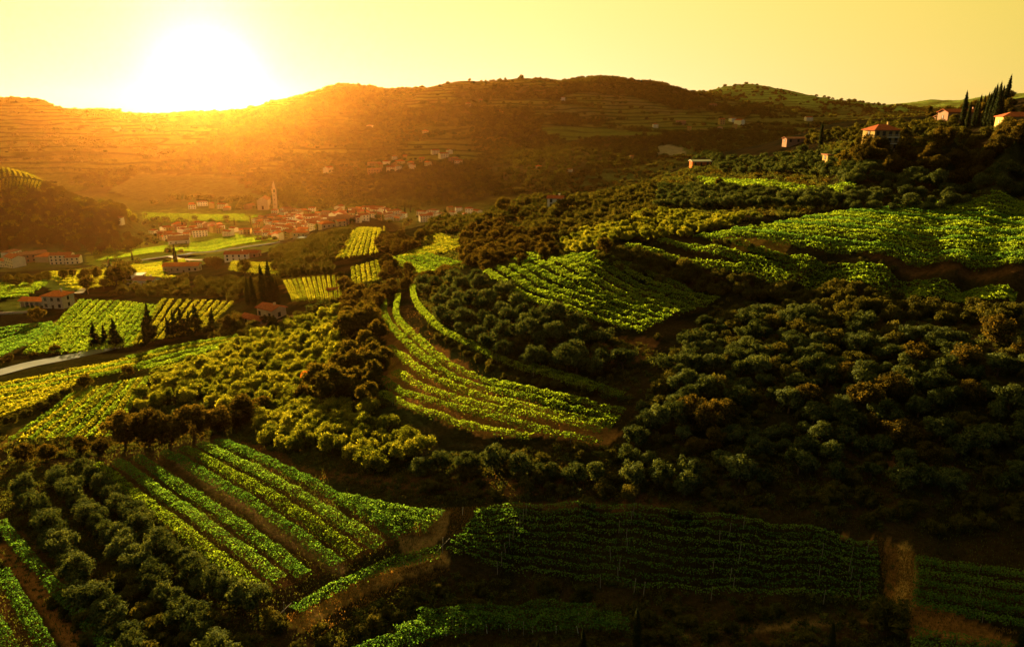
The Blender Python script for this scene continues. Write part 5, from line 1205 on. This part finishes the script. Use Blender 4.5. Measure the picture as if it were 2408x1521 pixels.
# village houses: eight kinds copied, each with its own place
kinds_h = []
M['wall_village'] = plain('village_plaster', (0.78, 0.66, 0.52), scale=.5, var=.12)
spec = [(12, 9, 6.5, 'gable', 'wall_village', 'roof', 3, 2), (15, 9, 7, 'hip', 'wall_white', 'roof2', 4, 2), (10, 8, 6, 'gable', 'wall_cream', 'roof_bright', 2, 2), (18, 10, 8.5, 'gable', 'wall_village', 'roof', 5, 3),
        (11, 10, 7, 'hip', 'wall_white', 'roof', 3, 2), (22, 10, 7, 'gable', 'wall_pink', 'roof2', 5, 2), (9, 8, 8, 'gable', 'wall_ochre', 'roof', 2, 3), (14, 11, 5, 'hip', 'wall_cream', 'roof_bright', 3, 1)]
def village_house(i, x, y, rz, sc, label, group):
    k = i % len(spec)
    loc = Vector((x, y, float(height(x, y)) - .3))
    if len(kinds_h) <= k:
        w, d, h, kd, wa, ro, wi, fl = spec[k]
        e = house('village_house', loc, rz, w, d, h, kd, wa, ro, wi, fl, label, 'house', group, small=True, door=False, chimney=False, sides=False)
        kinds_h.append((e, [c for c in e.children])); 
    else:
        e0, kids = kinds_h[k]; e = e0.copy(); C.objects.link(e); e.location = loc; e.rotation_euler = (0, 0, rz)
        for kd in kids: c = kd.copy(); C.objects.link(c); c.parent = e
        tag(e, label, 'house', group)
    e.scale = (sc, sc, sc)
    return e
vh = 0
def village(uvs, sp, desc, group, drop=.15, sc=1.0, one_by_one=None):
    global vh
    PP = lpoly(4, *uvs)
    pt = scatter(PP, sp, .3, R(10), drop); pt = pt[pt[:, 1] > 780]; pt = pt[np.argsort(pt[:, 0] / pt[:, 1])]
    if len(pt) <= 14:
        labs = [f'{ORD[i]} house from the left {desc}' for i in range(len(pt))]
    else:
        nr = max(2, int(len(pt) / 9)); order = np.argsort(pt[:, 1]); band = np.zeros(len(pt), int); band[order] = np.arange(len(pt)) * nr // len(pt)
        cnt_ = [0] * nr; labs = []
        for b_ in band: labs.append(f'{ORD[cnt_[b_]]} house from left, {ORD[b_]} row from front, {desc}'); cnt_[b_] += 1
    for (x, y), lb in zip(pt, labs):
        village_house(int(rng.integers(0, 8)) if len(kinds_h) >= 8 else len(kinds_h), x, y, float(rng.normal(0, .5)) + (math.pi / 2 if rng.random() < .3 else 0), sc * float(rng.uniform(.8, 1.15)), lb, group)
        vh += 1
village(((0, 640), (0, 600), (40, 596), (100, 592), (175, 602), (200, 612), (150, 622), (60, 632)), (16, 20), 'in the cluster at the left edge', 'houses of the left edge cluster', drop=.0, sc=1.15)
village(((205, 612), (250, 606), (240, 620), (205, 622)), 18, 'by the road right of the left edge cluster', 'houses by the road', drop=0)
village(((345, 552), (360, 540), (440, 522), (520, 528), (620, 545), (560, 552), (500, 545), (430, 560), (360, 558)), (17, 23), 'in the hamlet behind the white barn', 'houses behind the white barn', drop=.1)
village(((235, 522), (250, 512), (290, 515), (290, 526)), (22, 26), 'under the wooded left hill', 'houses under the left hill', drop=0)
village(((415, 485), (440, 473), (590, 483), (590, 492), (480, 490)), (26, 30), 'at the edge of the church meadow', 'houses at the church meadow', drop=.2)
village(((590, 548), (600, 518), (650, 493), (730, 488), (760, 505), (800, 492), (900, 492), (960, 500), (900, 512), (850, 520), (760, 535), (700, 552), (640, 556)), (15, 22), 'middle of the valley village', 'houses of the valley village', drop=.12)
village(((960, 502), (1000, 495), (1090, 488), (1150, 487), (1140, 495), (1060, 503), (1000, 512)), (20, 26), 'right end of the valley village', 'houses at the right end of the village', drop=.05)
village(((860, 412), (880, 385), (950, 362), (1060, 355), (1090, 380), (1060, 392), (980, 395), (930, 408)), (30, 50), 'hamlet on the slope above the village', 'houses of the slope hamlet', drop=.15, sc=1.2)
village(((700, 440), (740, 425), (850, 425), (850, 438), (740, 445)), (60, 70), 'above the village roofs', 'houses above the village', drop=.3, sc=1.2)
village(((690, 395), (780, 385), (800, 400), (720, 405)), (60, 90), 'on the hazy slope left of the hamlet', 'houses on the hazy slope', drop=.3, sc=1.2)
village(((1650, 300), (1670, 286), (1740, 284), (1760, 300), (1700, 308)), (70, 110), 'in the far hamlet behind the spur', 'houses of the far hamlet', drop=.2, sc=1.6)
for (u, v, s, lab) in ((275, 308, 2.0, 'lone pale house on the far left slope'), (1323, 236, 1.8, 'lone orange house high on the far ridge slope'), (1675, 252, 1.8, 'tiny pale house under the far ridge'), (1485, 375, 1.2, 'lone house on the far slope left of the pale field'),
                       (1000, 313, 1.6, 'house at the end of the far terraces'), (1100, 250, 1.8, 'house high on the central hill'), (870, 302, 1.6, 'house on the glowing slope'), (1130, 240, 1.6, 'right house of the pair high on the central hill'),
                       (1900, 285, 2.0, 'house on the far slope left of the right hilltop'), (2295, 262, .01, 'x'), (1540, 300, 1.8, 'first of the far houses on the green shelf'), (1600, 293, 1.8, 'second of the far houses on the green shelf'), (1620, 307, 1.6, 'third of the far houses on the green shelf'), (1265, 396, 1.2, 'pale house right of the slope hamlet'), (1340, 404, 1.0, 'small house in the wooded valley side')):
    if lab == 'x': continue
    p = at(u, v); village_house(vh, p.x, p.y, float(rng.normal(0, .3)), s * .7, lab, None); vh += 1

# ================================================================== haze
hm, nt, out = newmat('haze_air')
pv = nt.nodes.new('ShaderNodeVolumePrincipled')
pv.inputs['Color'].default_value = (1.0, 0.44, 0.10, 1)
pv.inputs['Density'].default_value = HAZE
pv.inputs['Anisotropy'].default_value = 0.90
nt.links.new(pv.outputs[0], out.inputs['Volume'])
g = Geo(); g.box(-14500, 14500, -300, 14500, float(ZZ.min()) - 1, max(float(ZZ.max()), CAMZ) + 25)
hz = g.ob('haze', hm); tag(hz, 'warm evening haze over the valley', kind='stuff')

for i, (u, v, s) in enumerate(((2020, 352, .7), (2036, 366, .45), (2080, 366, .5), (2100, 352, .8), (2118, 345, .9), (2012, 372, .9), (2365, 310, .8), (2385, 314, .7), (2240, 296, .7), (2205, 296, .8), (1858, 338, .6), (1896, 340, .6))):
    q_ = lpoly(.3, (u, v))[0]; tree('brown' if i % 2 else 'broad', 'broadleaf_tree', q_[0], q_[1], s, f'{ORD[i]} dark tree crowding the houses on the right hillside', 'tree', 'trees crowding the right hillside houses')
